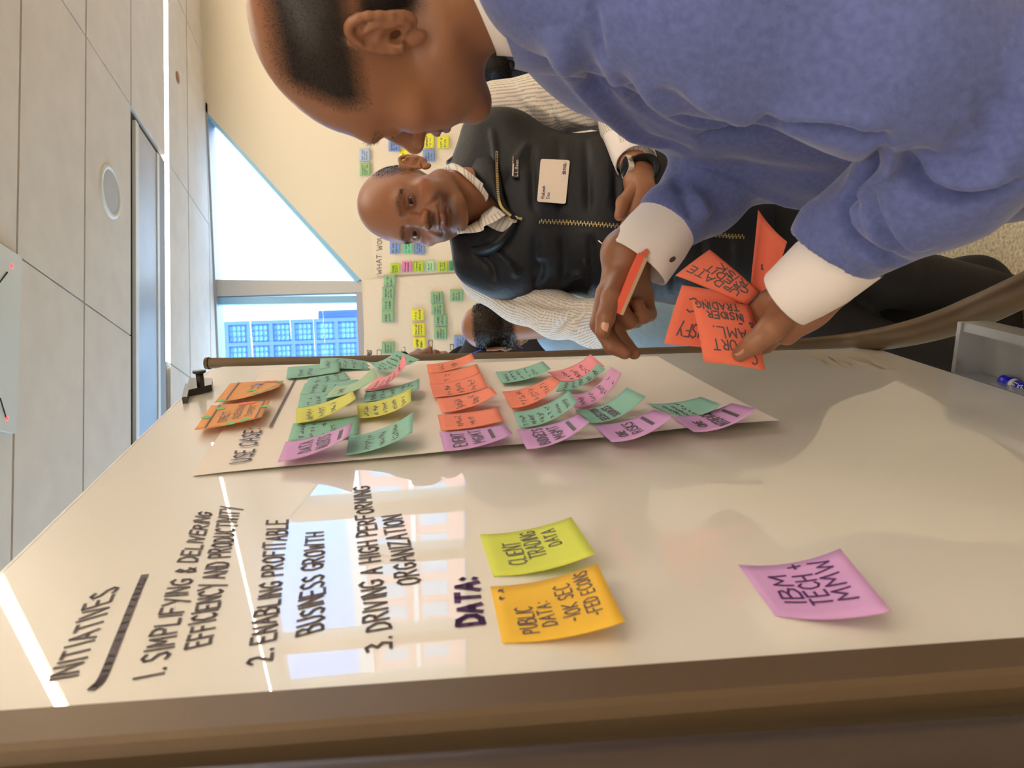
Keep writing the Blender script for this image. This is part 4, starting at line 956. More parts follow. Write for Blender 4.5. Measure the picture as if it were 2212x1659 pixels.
# sweater
M_sw = mat('blue_knit', srgb(87, 99, 156), .85, noise=(150, .14, 3), bump=(520, .5, .0012), sheen=.35)
SWH = .0037 * HQ
F = Field((.08, .28, .62), (.98, 1.45, 1.68), SWH)
side = np.array([.25, .95, 0.])                 # his left-right axis
F.chain([up(1750, 1190, .86), up(1680, 1345, .90), up(1600, 1560, .95), up(1500, 1800, .985), up(1470, 2100, 1.0), up(1500, 2500, 1.0)], [.095, .13, .148, .158, .165, .17], .05, flat=(side, 1.28))
F.chain([up(1650, 1195, .80), up(1690, 1240, .84)], [.056, .09], .03)                                # neck base
F.chain([up(1790, 1230, .70), up(1672, 1560, .665), up(1540, 1920, .64), up(1492, 2150, .64)], [.10, .092, .078, .072], .035)   # near upper arm
F.chain([up(1450, 2180, .64), up(1290, 2035, .70), up(1136, 1816, .795)], [.078, .066, .0485], .02)                             # near forearm
F.chain([up(1134, 1814, .797), up(1112, 1794, .806)], [.0495, .0485], .006)
F.chain([up(1560, 1330, 1.16), up(1350, 1640, 1.10), up(1240, 1520, 1.03), up(1196, 1462, 1.0)], [.085, .064, .05, .044], .03)  # far arm
F.chain([up(1205, 1478, 1.005), up(1192, 1452, .998)], [.0455, .045], .004)
# hollow the sleeve ends
F.cone(up(1012, 1727, .835), up(950, 1670, .86), .075, .085, .006, 's'); F.cone(up(1112, 1392, .985), up(1060, 1350, .97), .062, .07, .006, 's')
# collar stand
nk = O1 + R1 @ np.array([0, -.045, -.155])
sv, sq = F.surface(); sv = relax(sv, sq, 2, .5)
FL = [([(1190, 60), (1250, 160), (1340, 255), (1430, 320)], .010, .012), ([(1235, 55), (1300, 190), (1400, 290), (1500, 330)], .006, -.006),
      ([(1300, 130), (1370, 215), (1460, 270), (1560, 290)], .006, .006), ([(1330, 150), (1400, 235), (1490, 278), (1600, 278)], .005, -.006), ([(1370, 170), (1440, 232), (1520, 265), (1610, 262)], .006, .006),
      ([(1420, 190), (1490, 240), (1570, 262)], .007, -.005), ([(1480, 190), (1560, 235), (1640, 262), (1700, 275)], .008, .006),
      ([(1500, 300), (1580, 290), (1660, 268), (1720, 276), (1810, 288), (1870, 306), (1925, 318)], .006, -.020), ([(1660, 255), (1740, 262), (1830, 278), (1900, 300)], .008, .008),
      ([(1925, 320), (1885, 360), (1840, 415), (1823, 447), (1832, 493), (1868, 531), (1920, 563), (1971, 572), (2010, 566)], .0042, -.0165), ([(1925, 335), (1893, 390), (1884, 440), (1892, 490), (1930, 544)], .005, .008), ([(1938, 330), (1914, 395), (1920, 457), (1961, 513), (2000, 540)], .005, .008), ([(1930, 335), (1903, 395), (1902, 450), (1925, 505), (1965, 545)], .004, -.007),
      ([(1940, 330), (1971, 380), (2012, 411), (2074, 429), (2140, 418), (2212, 390)], .0042, -.0165), ([(1960, 325), (2020, 350), (2090, 352), (2150, 340)], .006, -.006), ([(1990, 360), (2050, 392), (2120, 398), (2200, 372)], .008, .007),
      ([(1855, 430), (1850, 480), (1880, 540), (1940, 600)], .005, .006), ([(1810, 480), (1800, 530), (1830, 590), (1880, 630)], .004, -.004), ([(1920, 345), (1900, 385), (1870, 425)], .004, .006),
      ([(1550, 345), (1640, 370), (1740, 385), (1830, 385)], .012, -.006), ([(1470, 345), (1560, 385), (1660, 420), (1760, 455)], .009, .006),
      ([(1278, 0), (1288, 60), (1300, 130)], .003, -.004), ([(2100, 260), (2160, 240), (2212, 215)], .010, -.006), ([(2040, 300), (2120, 305), (2200, 300)], .007, -.005),
      ([(1480, 410), (1510, 440), (1530, 470)], .006, .006), ([(1455, 380), (1480, 420), (1500, 480)], .005, -.005)]
sv = folds(sv, sq, [(a_, b_ * 1.25, c_ * 1.4) for a_, b_, c_ in FL])
sweater = npmesh('sweater', sv, sq, M_sw, man)
sbv = bvh_of(sv, sq)
# sweater collar: a soft stand-up band hugging the neck, open at the zip
def band(name, m, parent, path_lo, path_hi, th, nu=40):
    a = smooth_curve(path_lo, 8); b = smooth_curve(path_hi, 8); n = min(len(a), len(b)); cen = np.mean(np.array(a), 0); mb = MB(); vs = []
    for p, q in zip(a[:n], b[:n]):
        o = unit((p - cen) - ((p - cen) @ unit(q - p)) * unit(q - p)) * th / 2
        for t in (0, .33, .66, 1): vs.append(p + (q - p) * t + o * (1 + .3 * math.sin(t * 3.14)))
        for t in (1, .66, .33, 0): vs.append(p + (q - p) * t - o)
    k = 8; mb.add(vs, [(i * k + j, (i + 1) * k + j, (i + 1) * k + (j + 1) % k, i * k + (j + 1) % k) for i in range(n - 1) for j in range(k)] + [tuple(range(k)), tuple((n - 1) * k + j for j in range(k - 1, -1, -1))])
    return mb.build(name, m, parent, True)
def ringpts(c, ax, fw, r1, r2, a0, a1, n):
    ax = unit(ax); f = unit(fw - (fw @ ax) * ax); s_ = np.cross(f, ax); return [c + math.cos(a) * r1 * f + math.sin(a) * r2 * s_ for a in np.linspace(a0, a1, n)]
# shirt collar and sweater collar
def open_tube(mb, a, b, ra, rb, th, n=40, flat=None, fa=1., a0=0., bulge=0.):
    a = np.asarray(a); b = np.asarray(b); ax = unit(b - a); u = unit(np.cross(ax, flat if flat is not None else [.2, .1, .97])); w = np.cross(ax, u); vs = []; L = np.linalg.norm(b - a)
    pr = [(ra, 0), ((ra + rb) / 2 + bulge, .5 * L), (rb, L), (rb - th * .3, L + th * .5), (rb - th, L), ((ra + rb) / 2 - th + bulge, .5 * L), (ra - th, 0)]
    for r, h in pr:
        for k in range(n):
            t = 2 * math.pi * k / n; vs.append(a + ax * h + r * (math.cos(t) * u * fa + math.sin(t) * w))
    return mb.add(vs, [(i * n + k, i * n + (k + 1) % n, (i + 1) * n + (k + 1) % n, (i + 1) * n + k) for i in range(len(pr) - 1) for k in range(n)])
M_shirt = mat('white_shirt', srgb(232, 224, 222), .8, bump=(260, .15, .001))
def hl2w(p): return O1 + R1 @ np.asarray(p, float)
def neckband(name, m, parent, z0, z1, r, th, tilt, gap, l2w, yc=-.045, n=44, out=.0):
    lo, hi = [], []
    for a in np.linspace(gap, 2 * math.pi - gap, n):
        cx, cy = math.sin(a), math.cos(a)
        for L_, z, rr in ((lo, z0, r + out), (hi, z1, r)): L_.append(l2w((cx * rr, yc + cy * rr * 1.05 - (z - z0) * .0, z + tilt * cy)))
    mb = MB(); vs = []; k = 8; cen = l2w((0, yc, (z0 + z1) / 2))
    for i in range(n):
        p, q = lo[i], hi[i]; d = unit(q - p); o = (p - cen) - ((p - cen) @ d) * d; o = unit(o) * th / 2
        for t in (0, .35, .7, 1): vs.append(p + (q - p) * t + o * (1 if t < 1 else .4))
        for t in (1, .7, .35, 0): vs.append(p + (q - p) * t - o * (1 if t < 1 else .4))
    mb.add(vs, [(i * k + j, (i + 1) * k + j, (i + 1) * k + (j + 1) % k, i * k + (j + 1) % k) for i in range(n - 1) for j in range(k)] + [tuple(range(k)), tuple((n - 1) * k + j for j in range(k - 1, -1, -1))])
    return mb.build(name, m, parent, True)
neckband('shirt_collar', M_shirt, man, -.150, -.086, .0675, .004, -.030, .25, hl2w, out=.006)
neckband('sweater_collar', M_sw, man, -.172, -.100, .080, .011, -.034, .18, hl2w, out=.012)
# zip on the collar edge
zp = [hl2w((-.0785 * math.sin(a), -.045 + .0785 * 1.05 * math.cos(a), z - .034 * math.cos(a))) for a, z in ((.2, -.096), (.2, -.12), (.2, -.145), (.17, -.175))]
MB().tube(smooth_curve(zp, 4), .0032, 8).build('zip', M_dark, man, True)
# cuffs
cf = MB(); open_tube(cf, at(1460, 458, 1.0), at(1376, 566, 1.0), .0400, .0470, .0035, bulge=.002); cuffR = cf.build('shirt_cuff', M_shirt, man, True)
cf = MB(); open_tube(cf, at(1850, 531, .797), at(1701, 645, .850), .0412, .0360, .0035, bulge=.003); cuffL = cf.build('shirt_cuff', M_shirt, man, True)
bv = bvh_of([v.co[:] for v in cuffR.data.vertices], [p.vertices[:] for p in cuffR.data.polygons])
h, n = shoot(bv, 1452, 560)
if h is not None:
    n = n if n @ (CC - h) > 0 else -n; u = unit(np.cross(n, [0, .3, 1])); w = np.cross(n, u)
    MB().disc(h + n * .0008, u * .0035, w * .0055, 20).build('button_hole', mat('button_hole', srgb(84, 74, 70), .8), cuffR)
# ---- the notes and the pad he holds
M_c2 = thin(mat('note_held', srgb(252, 140, 112), .75, spec=.25), srgb(252, 120, 90), .3)
GH = 'coral notes held by the man in the sweater'
def held(label, q, bulge, lines=(), w=.0013):   # q: four (x, y, depth): top left, top right, bottom right, bottom left of the writing
    a, b, c, d = [np.array(at(*p)) for p in q]; nn = unit(np.cross(b - a, d - a)); nn = nn if nn @ (CC - a) > 0 else -nn
    def f(u, v): return (a * (1 - u) + b * u) * (1 - v) + (d * (1 - u) + c * u) * v + nn * (bulge[0] * 4 * u * (1 - u) + bulge[1] * 4 * v * (1 - v))
    o = tag(sheet_mesh(f).build('sticky_note', M_c2, None, True), label, 'sticky note', GH)
    e = f(.5, .5); s = np.cross(f(.5, .51) - e, f(.51, .5) - e) @ (CC - e); fl = 1 if s > 0 else -1
    if lines:
        mb = MB()
        for (t, u0, u1, v0, v1) in lines: write(mb, t, note_map(f, u0, u1, v0, v1, .0009, fl), w, .05)
        mb.build('handwriting', INK, o)
    return o
held('coral note under the thumb, hanging lowest of those held, reading AML', [(1653, 800, .866), (1520, 782, .868), (1494, 648, .880), (1621, 660, .880)], (.004, .003), [('C', .12, .22, .05, .2), ('PORT', .3, .8, .22, .38), ('AML.', .22, .75, .42, .58), ('& -', .05, .3, .62, .7), ('INSIDER', .2, .8, .71, .82), ('TRADING', .25, .95, .86, .97)], .0016)
held('coral note reading SATISFY, half hidden behind the lowest held note', [(1570, 757, .893), (1434, 743, .890), (1473, 616, .905), (1605, 640, .905)], (.003, -.004), [('SATISFY', .15, .85, .15, .38), ('IC', .55, .8, .6, .82)], .0018)
held('coral note reading CREDIT UPDATE, pointing up between the two cuffs', [(1615, 660, .897), (1459, 595, .915), (1533, 539, .915), (1640, 630, .897)], (.003, .003), [('UPDATE', .2, .95, .2, .4), ('CREDIT', .12, .8, .46, .66), ('RISK', .2, .7, .7, .88)], .0015)
held('blank curled coral note standing behind the near white cuff', [(1638, 453, .905), (1700, 522, .895), (1662, 642, .885), (1622, 612, .905)], (-.012, -.010), [('~ ~', .35, .8, .55, .7)], .0013)
pad = thing('note_pad', 'thick pad of coral sticky notes gripped edge-on in the far hand', 'note pad', at(1360, 610, .96))
p_ = [at(1381, 546, .945), at(1323, 672, .950), at(1339, 679, .952), at(1392, 556, .947)]; dp_ = unit(CF + .25 * CR - .1 * CU) * .062
MB().hexa(p_ + [q + dp_ for q in p_]).build('sheets', mat('pad_coral', srgb(240, 104, 76), .75), pad)
p2_ = [p_[3], p_[2], at(1346, 681, .953), at(1400, 558, .948)]
MB().hexa(p2_ + [q + dp_ for q in p2_]).build('backing', mat('pad_backing', srgb(196, 168, 140), .8), pad)
MB().hexa([at(1384, 548, .946), at(1392, 556, .947), at(1404, 545, .95), at(1397, 537, .95)] + [q + dp_ * .6 for q in (at(1384, 548, .946), at(1392, 556, .947), at(1404, 545, .95), at(1397, 537, .95))]).build('loose_sheets', M_c2, pad)

# ------------------------------------------------------------------ the man in the vest
man2 = thing('person', 'person in a dark quilted vest and striped shirt looking at the viewer', 'person', (.36, 1.7, 0))
P2 = dict(skin=SK2, size=1.0, w=.98, top=1.06, open=.0038, eye_shade=.95, beard=.9, ear=.95, ear_out=35, brow=.75, neckw=1.0, lip=(.23, .085, .065), neck1=(0, -.078, -.21), hair_col=(.05, .035, .028), stubble=.55,
          hair=lambda x, y, z: np.clip((np.abs(x) - .055 - .25 * np.maximum(z - .06, 0)) / .012, 0, 1) * np.clip((.030 - y) / .03, 0, 1) * np.clip((z - .0) / .03, 0, 1) * np.clip((.115 - z) / .03, 0, 1) + np.clip((-.06 - y) / .02, 0, 1) * np.clip((z + .06) / .02, 0, 1) * np.clip((.08 - z) / .02, 0, 1))
O2 = np.array([.3783, 1.6099, 1.5594]); R2 = frame((-.5055, -.8526, .10), (-.016, .14, .9866))
hv, hq, hc, hl, hm = build_head(P2, O2, R2, .0019 * HQ)
vF = Field((-.1, 1.2, .55), (.9, 2.0, 1.5), .011 * HQ)
vF.chain([at(1000, 440, 1.69), at(1100, 440, 1.71), at(1600, 490, 1.68)], [.05, .07, .08], .05)
wL = (1385, 385, 1.50)
vF.chain([at(1085, 238, 1.74), at(1330, 212, 1.67), at(*wL)], [.036, .03, .024], .01); vF.chain([at(1060, 590, 1.71), at(1130, 638, 1.71), at(1205, 680, 1.66), at(1322, 692, 1.47)], [.036, .032, .024, .020], .01)
hL = [([at(1330, 250, 1.62), at(1378, 372, 1.5), at(1385, 420, 1.46)], [.03, .026, .03]), ([at(1385, 420, 1.46), at(1375, 455, 1.43)], [.028, .022])]
for pts, rs in hL: vF.chain(pts, rs, .012)
bvv, bvq = vF.surface()
fH = Field(np.array(at(1385, 430, 1.46)) - .1, np.array(at(1385, 430, 1.46)) + .1, .0022)
fH.chain([at(1366, 340, 1.53), at(1380, 392, 1.485), at(1384, 430, 1.46)], [.029, .027, .031], .012)
for k, (x, d) in enumerate(((1358, 1.43), (1374, 1.425), (1390, 1.43), (1404, 1.44))): fH.chain([at(1372 + 8 * k, 432, 1.455), at(x, 466, d + .01), at(x - 6, 490, d + .02), at(x - 14, 505, d + .035)], [.0125, .0105, .0098, .008], .006)
fH.chain([at(1370, 410, 1.45), at(1346, 438, 1.42), at(1338, 466, 1.41)], [.015, .012, .0095], .008)
fv, fq = fH.surface()
BV, BQ, BC = join([(hv, hq, hc), (bvv, bvq, SK2), (relax(fv, fq, 1), fq, SK2)])
npmesh('body', BV, BQ, M_skin, man2, BC); eyeballs(P2, O2, R2, man2, R2.T @ unit(CC - O2))
hN = normals(hv, hq); brows(P2, O2, R2, hl, normals(hl, hq), hq, man2, (.02, .014, .012))
hb, hbq = blades(hv, hN, hq, np.clip(hm, 0, 1), 4.5e5, .0032, .0005, (0, 0, -.4), 4); npmesh('hair', hb, hbq, M_hair, man2)
# striped shirt: sleeves
M_str = bpy.data.materials.new('striped_shirt'); M_str.use_nodes = True; t = M_str.node_tree; p = t.nodes['Principled BSDF']; p.inputs['Roughness'].default_value = .8
at_ = t.nodes.new('ShaderNodeAttribute'); at_.attribute_name = 'Col'; t.links.new(at_.outputs['Color'], p.inputs['Base Color']); MATS['striped_shirt'] = M_str
WH = np.array(srgb(226, 218, 208)); ST = np.array(srgb(148, 138, 134))
def stripes(V, P, pitch):                        # stripes running along a limb (polyline P)
    P = [np.asarray(p, float) for p in P]; best = np.full(len(V), 9.); ang = np.zeros(len(V)); u = None
    for i in range(len(P) - 1):
        a, b = P[i], P[i + 1]; d = unit(b - a); u = unit(np.cross(d, [.3, -.9, .1])) if u is None else unit(u - (u @ d) * d); w = np.cross(d, u)
        t = np.clip((V - a) @ (b - a) / ((b - a) @ (b - a)), 0, 1); q = V - a - t[:, None] * (b - a); r = np.linalg.norm(q, axis=1); m_ = r < best; best[m_] = r[m_]; ang[m_] = np.arctan2(q @ u, q @ w)[m_]
    return mix(np.tile(WH, (len(V), 1)), ST, ((ang * .055 / pitch) % 1.0 < .3).astype(float) * .75)
def limb(pts, rs, h, k=.02, fl=(), a=None, b=None):
    P = [np.array(q) for q in pts]; F = Field(np.min(P, 0) - max(rs) - .03, np.max(P, 0) + max(rs) + .03, h); F.chain(P, rs, k); V, Q = F.surface(); V = relax(V, Q, 1)
    if fl: V = folds(V, Q, fl)
    return V, Q, stripes(V, P, .0072)
LA = limb([at(1075, 240, 1.745), at(1170, 230, 1.735), at(1335, 208, 1.68), at(1352, 270, 1.60), at(1368, 330, 1.545)], [.066, .066, .060, .048, .043], .0026 * HQ, .03, [([(1130, 215), (1190, 245), (1230, 280)], .007, .008), ([(1160, 200), (1200, 255), (1215, 285)], .005, -.008), ([(1100, 200), (1150, 250), (1180, 285)], .007, -.006), ([(1190, 240), (1250, 262), (1290, 268)], .007, .008)])
RA = limb([at(1050, 598, 1.72), at(1125, 643, 1.71), at(1203, 681, 1.665), at(1285, 699, 1.545), at(1325, 690, 1.46)], [.058, .052, .046, .043, .040], .0026 * HQ, .03, [([(1060, 640), (1130, 650), (1200, 670)], .006, -.007), ([(1080, 625), (1160, 660), (1230, 690)], .006, .006), ([(1120, 640), (1200, 660), (1290, 660)], .006, -.007), ([(1180, 740), (1220, 690), (1260, 660)], .006, -.008), ([(1230, 745), (1260, 700), (1290, 665)], .006, .008)])
V, Q, Cx = join([LA, RA]); npmesh('shirt_sleeves', V, Q, M_str, man2, Cx)
cf = MB(); open_tube(cf, at(1350, 292, 1.585), at(1374, 352, 1.527), .0445, .0420, .003); cfo = cf.build('shirt_cuff', M_shirt, man2, True)
# vest
M_vest = mat('navy_quilt', srgb(8, 11, 21), .5, spec=.35, bump=(90, .25, .004), noise=(14, .18, 3))
F = Field((-.05, 1.38, .85), (.85, 1.98, 1.56), .0042 * HQ); sd2 = (1, .18, 0)
F.chain([at(1075, 435, 1.703), at(1160, 455, 1.693), at(1320, 470, 1.678), at(1480, 478, 1.678), at(1600, 486, 1.678)], [.115, .132, .138, .136, .134], .04, flat=(sd2, 1.27))
F.cone(at(1048, 292, 1.703), at(1030, 566, 1.673), .052, .052, .05); F.cone(at(1100, 300, 1.678), at(1090, 585, 1.658), .06, .06, .05)
for a, b in ((at(1085, 205, 1.718), at(1160, 262, 1.698)), (at(1065, 640, 1.658), at(1130, 660, 1.638))): pass
F.cone(at(990, 438, 1.62), at(1072, 450, 1.60), .062, .034, .012, 's'); F.cone(at(1060, 448, 1.56), at(1100, 468, 1.535), .03, .012, .01, 's')
V, Q = F.surface(); V = relax(V, Q, 2)
# quilting seams across the front, drawn as shallow grooves
fl = []
for x in (1150, 1210, 1270, 1330, 1390, 1450, 1510, 1570): fl.append(([(x - 6, 296), (x, 380), (x + 2, 460)], .006, -.0055)); fl.append(([(x + 6, 505), (x + 8, 560), (x + 4, 636)], .006, -.0055))
fl += [([(1060, 275), (1070, 330), (1066, 400)], .005, .006), ([(1150, 300), (1120, 340), (1100, 400)], .008, .005), ([(1200, 640), (1230, 600), (1260, 590)], .006, .008), ([(1150, 640), (1170, 590), (1165, 560)], .005, -.008), ([(1270, 640), (1275, 600), (1262, 560)], .005, .007), ([(1020, 540), (1060, 570), (1070, 610)], .006, -.007), ([(1040, 520), (1090, 560), (1120, 600)], .007, .006)]
V = folds(V, Q, fl); vest = npmesh('vest', V, Q, M_vest, man2); vb = bvh_of(V, Q)
def onsurf(bv, pts, lift, n=6, d=None):
    out = []
    for q in smooth_curve([np.array(p, float) for p in pts], n):
        h, nn = shoot(bv, *q)
        if h is None: continue
        nn = nn if nn @ (CC - h) > 0 else -nn; out.append((h + nn * lift, nn))
    return out
M_zip = mat('antique_brass', srgb(168, 148, 104), .4, .7)
for pl, nm in (([(1165, 478), (1250, 482), (1400, 494), (1480, 503), (1608, 511)], 'zip'),):
    z = onsurf(vb, pl, .001, 14); MB().tube([p for p, n in z], .0042, 8).build('zip_tape', M_dark, vest, True)
    tz = MB()
    zz = np.array([p for p, n in z]); cs = np.r_[0, np.cumsum(np.linalg.norm(np.diff(zz, axis=0), axis=1))]
    for i, q_ in enumerate(np.arange(.001, cs[-1] - .002, .0036)):
        k = min(np.searchsorted(cs, q_, 'right') - 1, len(zz) - 2); d = unit(zz[k + 1] - zz[k]); s_ = unit(np.cross(z[k][1], d))
        for _ in (0,):
            c = zz[k] + d * (q_ - cs[k]); o_ = s_ * .0018 * (1 if i % 2 else -1)
            tz.hexa([c + o_ + sa * s_ * .0030 + db * d * .0011 + (.002 + e) * z[k][1] for e in (0, .0022) for sa, db in ((-1, -1), (1, -1), (1, 1), (-1, 1))])
    tz.build('zip_teeth', M_zip, vest)['kind'] = 'stuff'
sl = onsurf(vb, [(1108, 470), (1122, 472)], .006, 3)
if len(sl) > 1:
    c, n = sl[0]; d = unit(sl[-1][0] - c); s_ = np.cross(n, d)
    MB().hexa([c + sa * s_ * .005 + db * d + e * n for e in (0, .004) for sa, db in ((-1, -.004), (1, -.004), (.8, .012), (-.8, .012))]).tube([c + d * .012 + n * .003, c + d * .024 + n * .004], .0028, 8).build('zip_pull', M_zip, vest)
# open stand collar of the vest with its zip edge, and the shirt collar inside
def lw2(p): return O2 + R2 @ np.asarray(p, float)
def sheetstrip(name, m, parent, lo, hi, th, n=8):
    a = smooth_curve(lo, n); b = smooth_curve(hi, n); k = min(len(a), len(b)); a, b = np.array(a[:k]), np.array(b[:k]); mb = MB(); vs = []
    for i in range(k):
        t = unit(a[min(i + 1, k - 1)] - a[max(i - 1, 0)]); o = unit(np.cross(t, b[i] - a[i])) * th / 2; mm = (a[i] + b[i]) / 2
        for s_, e in ((1, (0, .5, 1)), (-1, (1, .5, 0))):
            for q in e: vs.append(a[i] + (b[i] - a[i]) * q + o * s_ * (1.5 if q == .5 else .6))
    mb.add(vs, [(i * 6 + j, (i + 1) * 6 + j, (i + 1) * 6 + (j + 1) % 6, i * 6 + (j + 1) % 6) for i in range(k - 1) for j in range(6)] + [tuple(range(6)), tuple((k - 1) * 6 + j for j in range(5, -1, -1))])
    return mb.build(name, m, parent, True)
vc = sheetstrip('vest_collar', M_vest, man2, [at(1118, 474, 1.550), at(1092, 440, 1.554), at(1080, 380, 1.566), at(1072, 325, 1.608), at(1052, 296, 1.675), at(1045, 330, 1.790), at(1042, 440, 1.820), at(1030, 540, 1.780), at(1040, 560, 1.646), at(1085, 530, 1.558), at(1118, 482, 1.546)],
           [at(1104, 466, 1.556), at(1066, 432, 1.564), at(1030, 385, 1.593), at(985, 350, 1.661), at(966, 352, 1.703), at(970, 372, 1.790), at(985, 450, 1.800), at(985, 520, 1.770), at(990, 535, 1.675), at(1045, 530, 1.568), at(1108, 490, 1.550)], .014, 8)
ez = smooth_curve([at(1104, 467, 1.547), at(1080, 440, 1.546), at(1074, 380, 1.556), at(1073, 325, 1.596)], 16)
MB().tube(ez, .0034, 8).build('collar_zip_tape', M_dark, vest, True)
tz = MB()
for i in range(len(ez) - 1):
    a, b = ez[i], ez[i + 1]; d = unit(b - a); n_ = unit(CC - a); s_ = unit(np.cross(n_, d)); L = np.linalg.norm(b - a)
    for k in range(max(1, int(L / .005))):
        c = a + d * (k * .005 + .002); tz.hexa([c + sa * s_ * .0026 + db * d * .0013 + (.003 + e) * n_ for e in (0, .002) for sa, db in ((-1, -1), (1, -1), (1, 1), (-1, 1))])
tz.build('collar_zip_teeth', M_zip, vest)['kind'] = 'stuff'
def striped_sheet(name, parent, lo, hi, th, n=10, pitch=.0085):
    o = sheetstrip(name, M_str, parent, lo, hi, th, n); me = o.data; V = np.array([v.co[:] for v in me.vertices]); a = np.array(lo[0]); s = np.cumsum(np.r_[0, np.linalg.norm(np.diff(V[::6], axis=0), axis=1)]); q = np.repeat(s, 6)[:len(V)]
    c = mix(np.tile(WH, (len(V), 1)), ST, ((q / pitch) % 1 < .25).astype(float) * .7); at__ = me.color_attributes.new('Col', 'FLOAT_COLOR', 'POINT'); at__.data.foreach_set('color', np.c_[c, np.ones(len(V))].astype(np.float32).ravel()); return o
bvB = bvh_of(BV, BQ)
def onbody(pts, lift, dflt):
    out = []
    for i, q in enumerate(pts):
        h, nn = shoot(bvB, *q); d = (h - CC) @ CF if h is not None else dflt[i]
        if h is None or abs(d - dflt[i]) > .06: d = dflt[i]
        out.append(at(q[0], q[1], d - lift))
    return out
striped_sheet('shirt_collar', man2, onbody([(958, 361), (979, 353), (1006, 366), (1036, 390), (1054, 408), (1054, 428)], .016, [1.70, 1.66, 1.62, 1.585, 1.57, 1.565]), onbody([(953, 369), (984, 368), (1009, 386), (1033, 409), (1046, 426), (1050, 436)], .007, [1.70, 1.65, 1.61, 1.58, 1.565, 1.56]), .003)
striped_sheet('shirt_collar', man2, onbody([(1092, 464), (1066, 480), (1046, 488), (1043, 497), (1024, 502), (988, 505)], .017, [1.555, 1.555, 1.56, 1.565, 1.575, 1.60]), onbody([(1068, 443), (1052, 455), (1042, 463), (1035, 473), (1014, 487), (988, 497)], .007, [1.555, 1.56, 1.565, 1.57, 1.58, 1.60]), .003)
# shirt front below the throat
striped_sheet('shirt_front', man2, [at(1066, 446, 1.564), at(1100, 464, 1.558), at(1118, 476, 1.555)], [at(1040, 480, 1.578), at(1080, 500, 1.563), at(1110, 492, 1.556)], .003)
# watch
wv = thing('wrist_watch', 'square smart watch with a white case on the wrist under the striped cuff', 'watch', at(1362, 362, 1.50)); wc = np.array(at(1360, 362, 1.487)); fa_ = unit(np.array(at(1385, 395, 1.48)) - np.array(at(1368, 335, 1.53))); nW = unit(-CR * .35 + CU * .75 - CF * .55); nW = unit(nW - (nW @ fa_) * fa_); sW = np.cross(fa_, nW)
def rbox(mb, c, u, v, n, a, b, h, r=.3):
    pl = []
    for k in range(24):
        t = 2 * math.pi * k / 24; x, y = math.cos(t), math.sin(t); m_ = (abs(x) ** 4 + abs(y) ** 4) ** .25; pl.append(c + u * a * x / m_ + v * b * y / m_)
    return mb.prism(pl, n * h)
rbox(MB(), wc, sW, fa_, nW, .018, .021, .010).build('case', mat('watch_case', srgb(214, 206, 196), .3, .3), wv); rbox(MB(), wc + nW * .010, sW, fa_, nW, .0155, .0185, .0012).build('screen', mat('watch_glass', (.01, .012, .02), .08, coat=.5), wv)
MB().tube([wc + sW * -.019 + nW * .005 + fa_ * 0, wc + sW * -.0225 + nW * .005], .0035, 12).build('crown', M_zip, wv)
bd = MB(); bc = wc - nW * .024
for s0 in (0,): 
    ring = [bc + .029 * (math.cos(a) * sW + math.sin(a) * nW) for a in np.linspace(0, 2 * math.pi, 28)]; bd.tube(ring, .0015, 8, up=fa_, rb=.010)
bd.build('strap', M_blk, wv, True)
# name badge and breast label
def card(name, px, lift, m, parent, th=.0012, rnd=.0, n=5):
    hs = [shoot(vb, *q) for q in px]; c = [h for h, _ in hs]; cen = np.mean(c, 0); nn = unit(np.cross(c[1] - c[0], c[3] - c[0])); nn = nn if nn @ (CC - cen) > 0 else -nn
    g_ = [shoot(vb, *(np.array(px[0]) * (1 - i / 5) * (1 - j / 5) + np.array(px[1]) * (i / 5) * (1 - j / 5) + np.array(px[2]) * (i / 5) * (j / 5) + np.array(px[3]) * (1 - i / 5) * (j / 5)))[0] for i in range(6) for j in range(6)]; d0 = max((np.array(x) - cen) @ nn for x in c + [q for q in g_ if q is not None]); c = [onplane(*q, cen + nn * (d0 + lift), nn) for q in px]
    cor = []
    for i in range(4):
        p, a, b = c[i], c[i - 1], c[(i + 1) % 4]; da, db = unit(a - p) * rnd, unit(b - p) * rnd
        if rnd == 0: cor.append(p)
        else:
            for k in range(n + 1): t = k / n; cor.append((p + da) * (1 - t) ** 2 + 2 * p * t * (1 - t) + (p + db) * t * t)
    MB_ = MB().prism(cor, -nn * th); o = MB_.build(name, m, parent)
    return o, c, nn
bp = [(1160, 435), (1168, 343), (1231, 346), (1222, 440)]     # upright: top left, top right, bottom right, bottom left
bo, bc4, bn_ = card('name_badge', bp, .003, mat('badge_card', srgb(236, 220, 206), .5), None, .0012, .005); tag(bo, 'white rounded name badge on the dark vest, printed with a name in blue', 'badge')
def cardmap(c, u0, u1, v0, v1, nn, off=.0006):
    a, b, cc, d = c
    return lambda s, h: (((a * (1 - (u0 + (u1 - u0) * s)) + b * (u0 + (u1 - u0) * s)) * (1 - (v1 + (v0 - v1) * h)) + (d * (1 - (u0 + (u1 - u0) * s)) + cc * (u0 + (u1 - u0) * s)) * (v1 + (v0 - v1) * h)) + nn * off, nn)
M_print = mat('print_blue', srgb(64, 62, 110), .6); mb = MB()
for s, u0, u1, v0, v1 in (('Rakesh', .08, .36, .13, .235), ('Das', .08, .22, .31, .415)): write(mb, s, cardmap(bc4, u0, u1, v0, v1, bn_), .0011, 0)
for s, u0, u1, v0, v1, w in (('S', .66, .735, .80, .89, .0016), ('STATE', .76, .90, .795, .838, .0007), ('STREET', .76, .945, .852, .895, .0007)): write(mb, s, cardmap(bc4, u0, u1, v0, v1, bn_), w, 0)
mb.build('printing', M_print, bo)
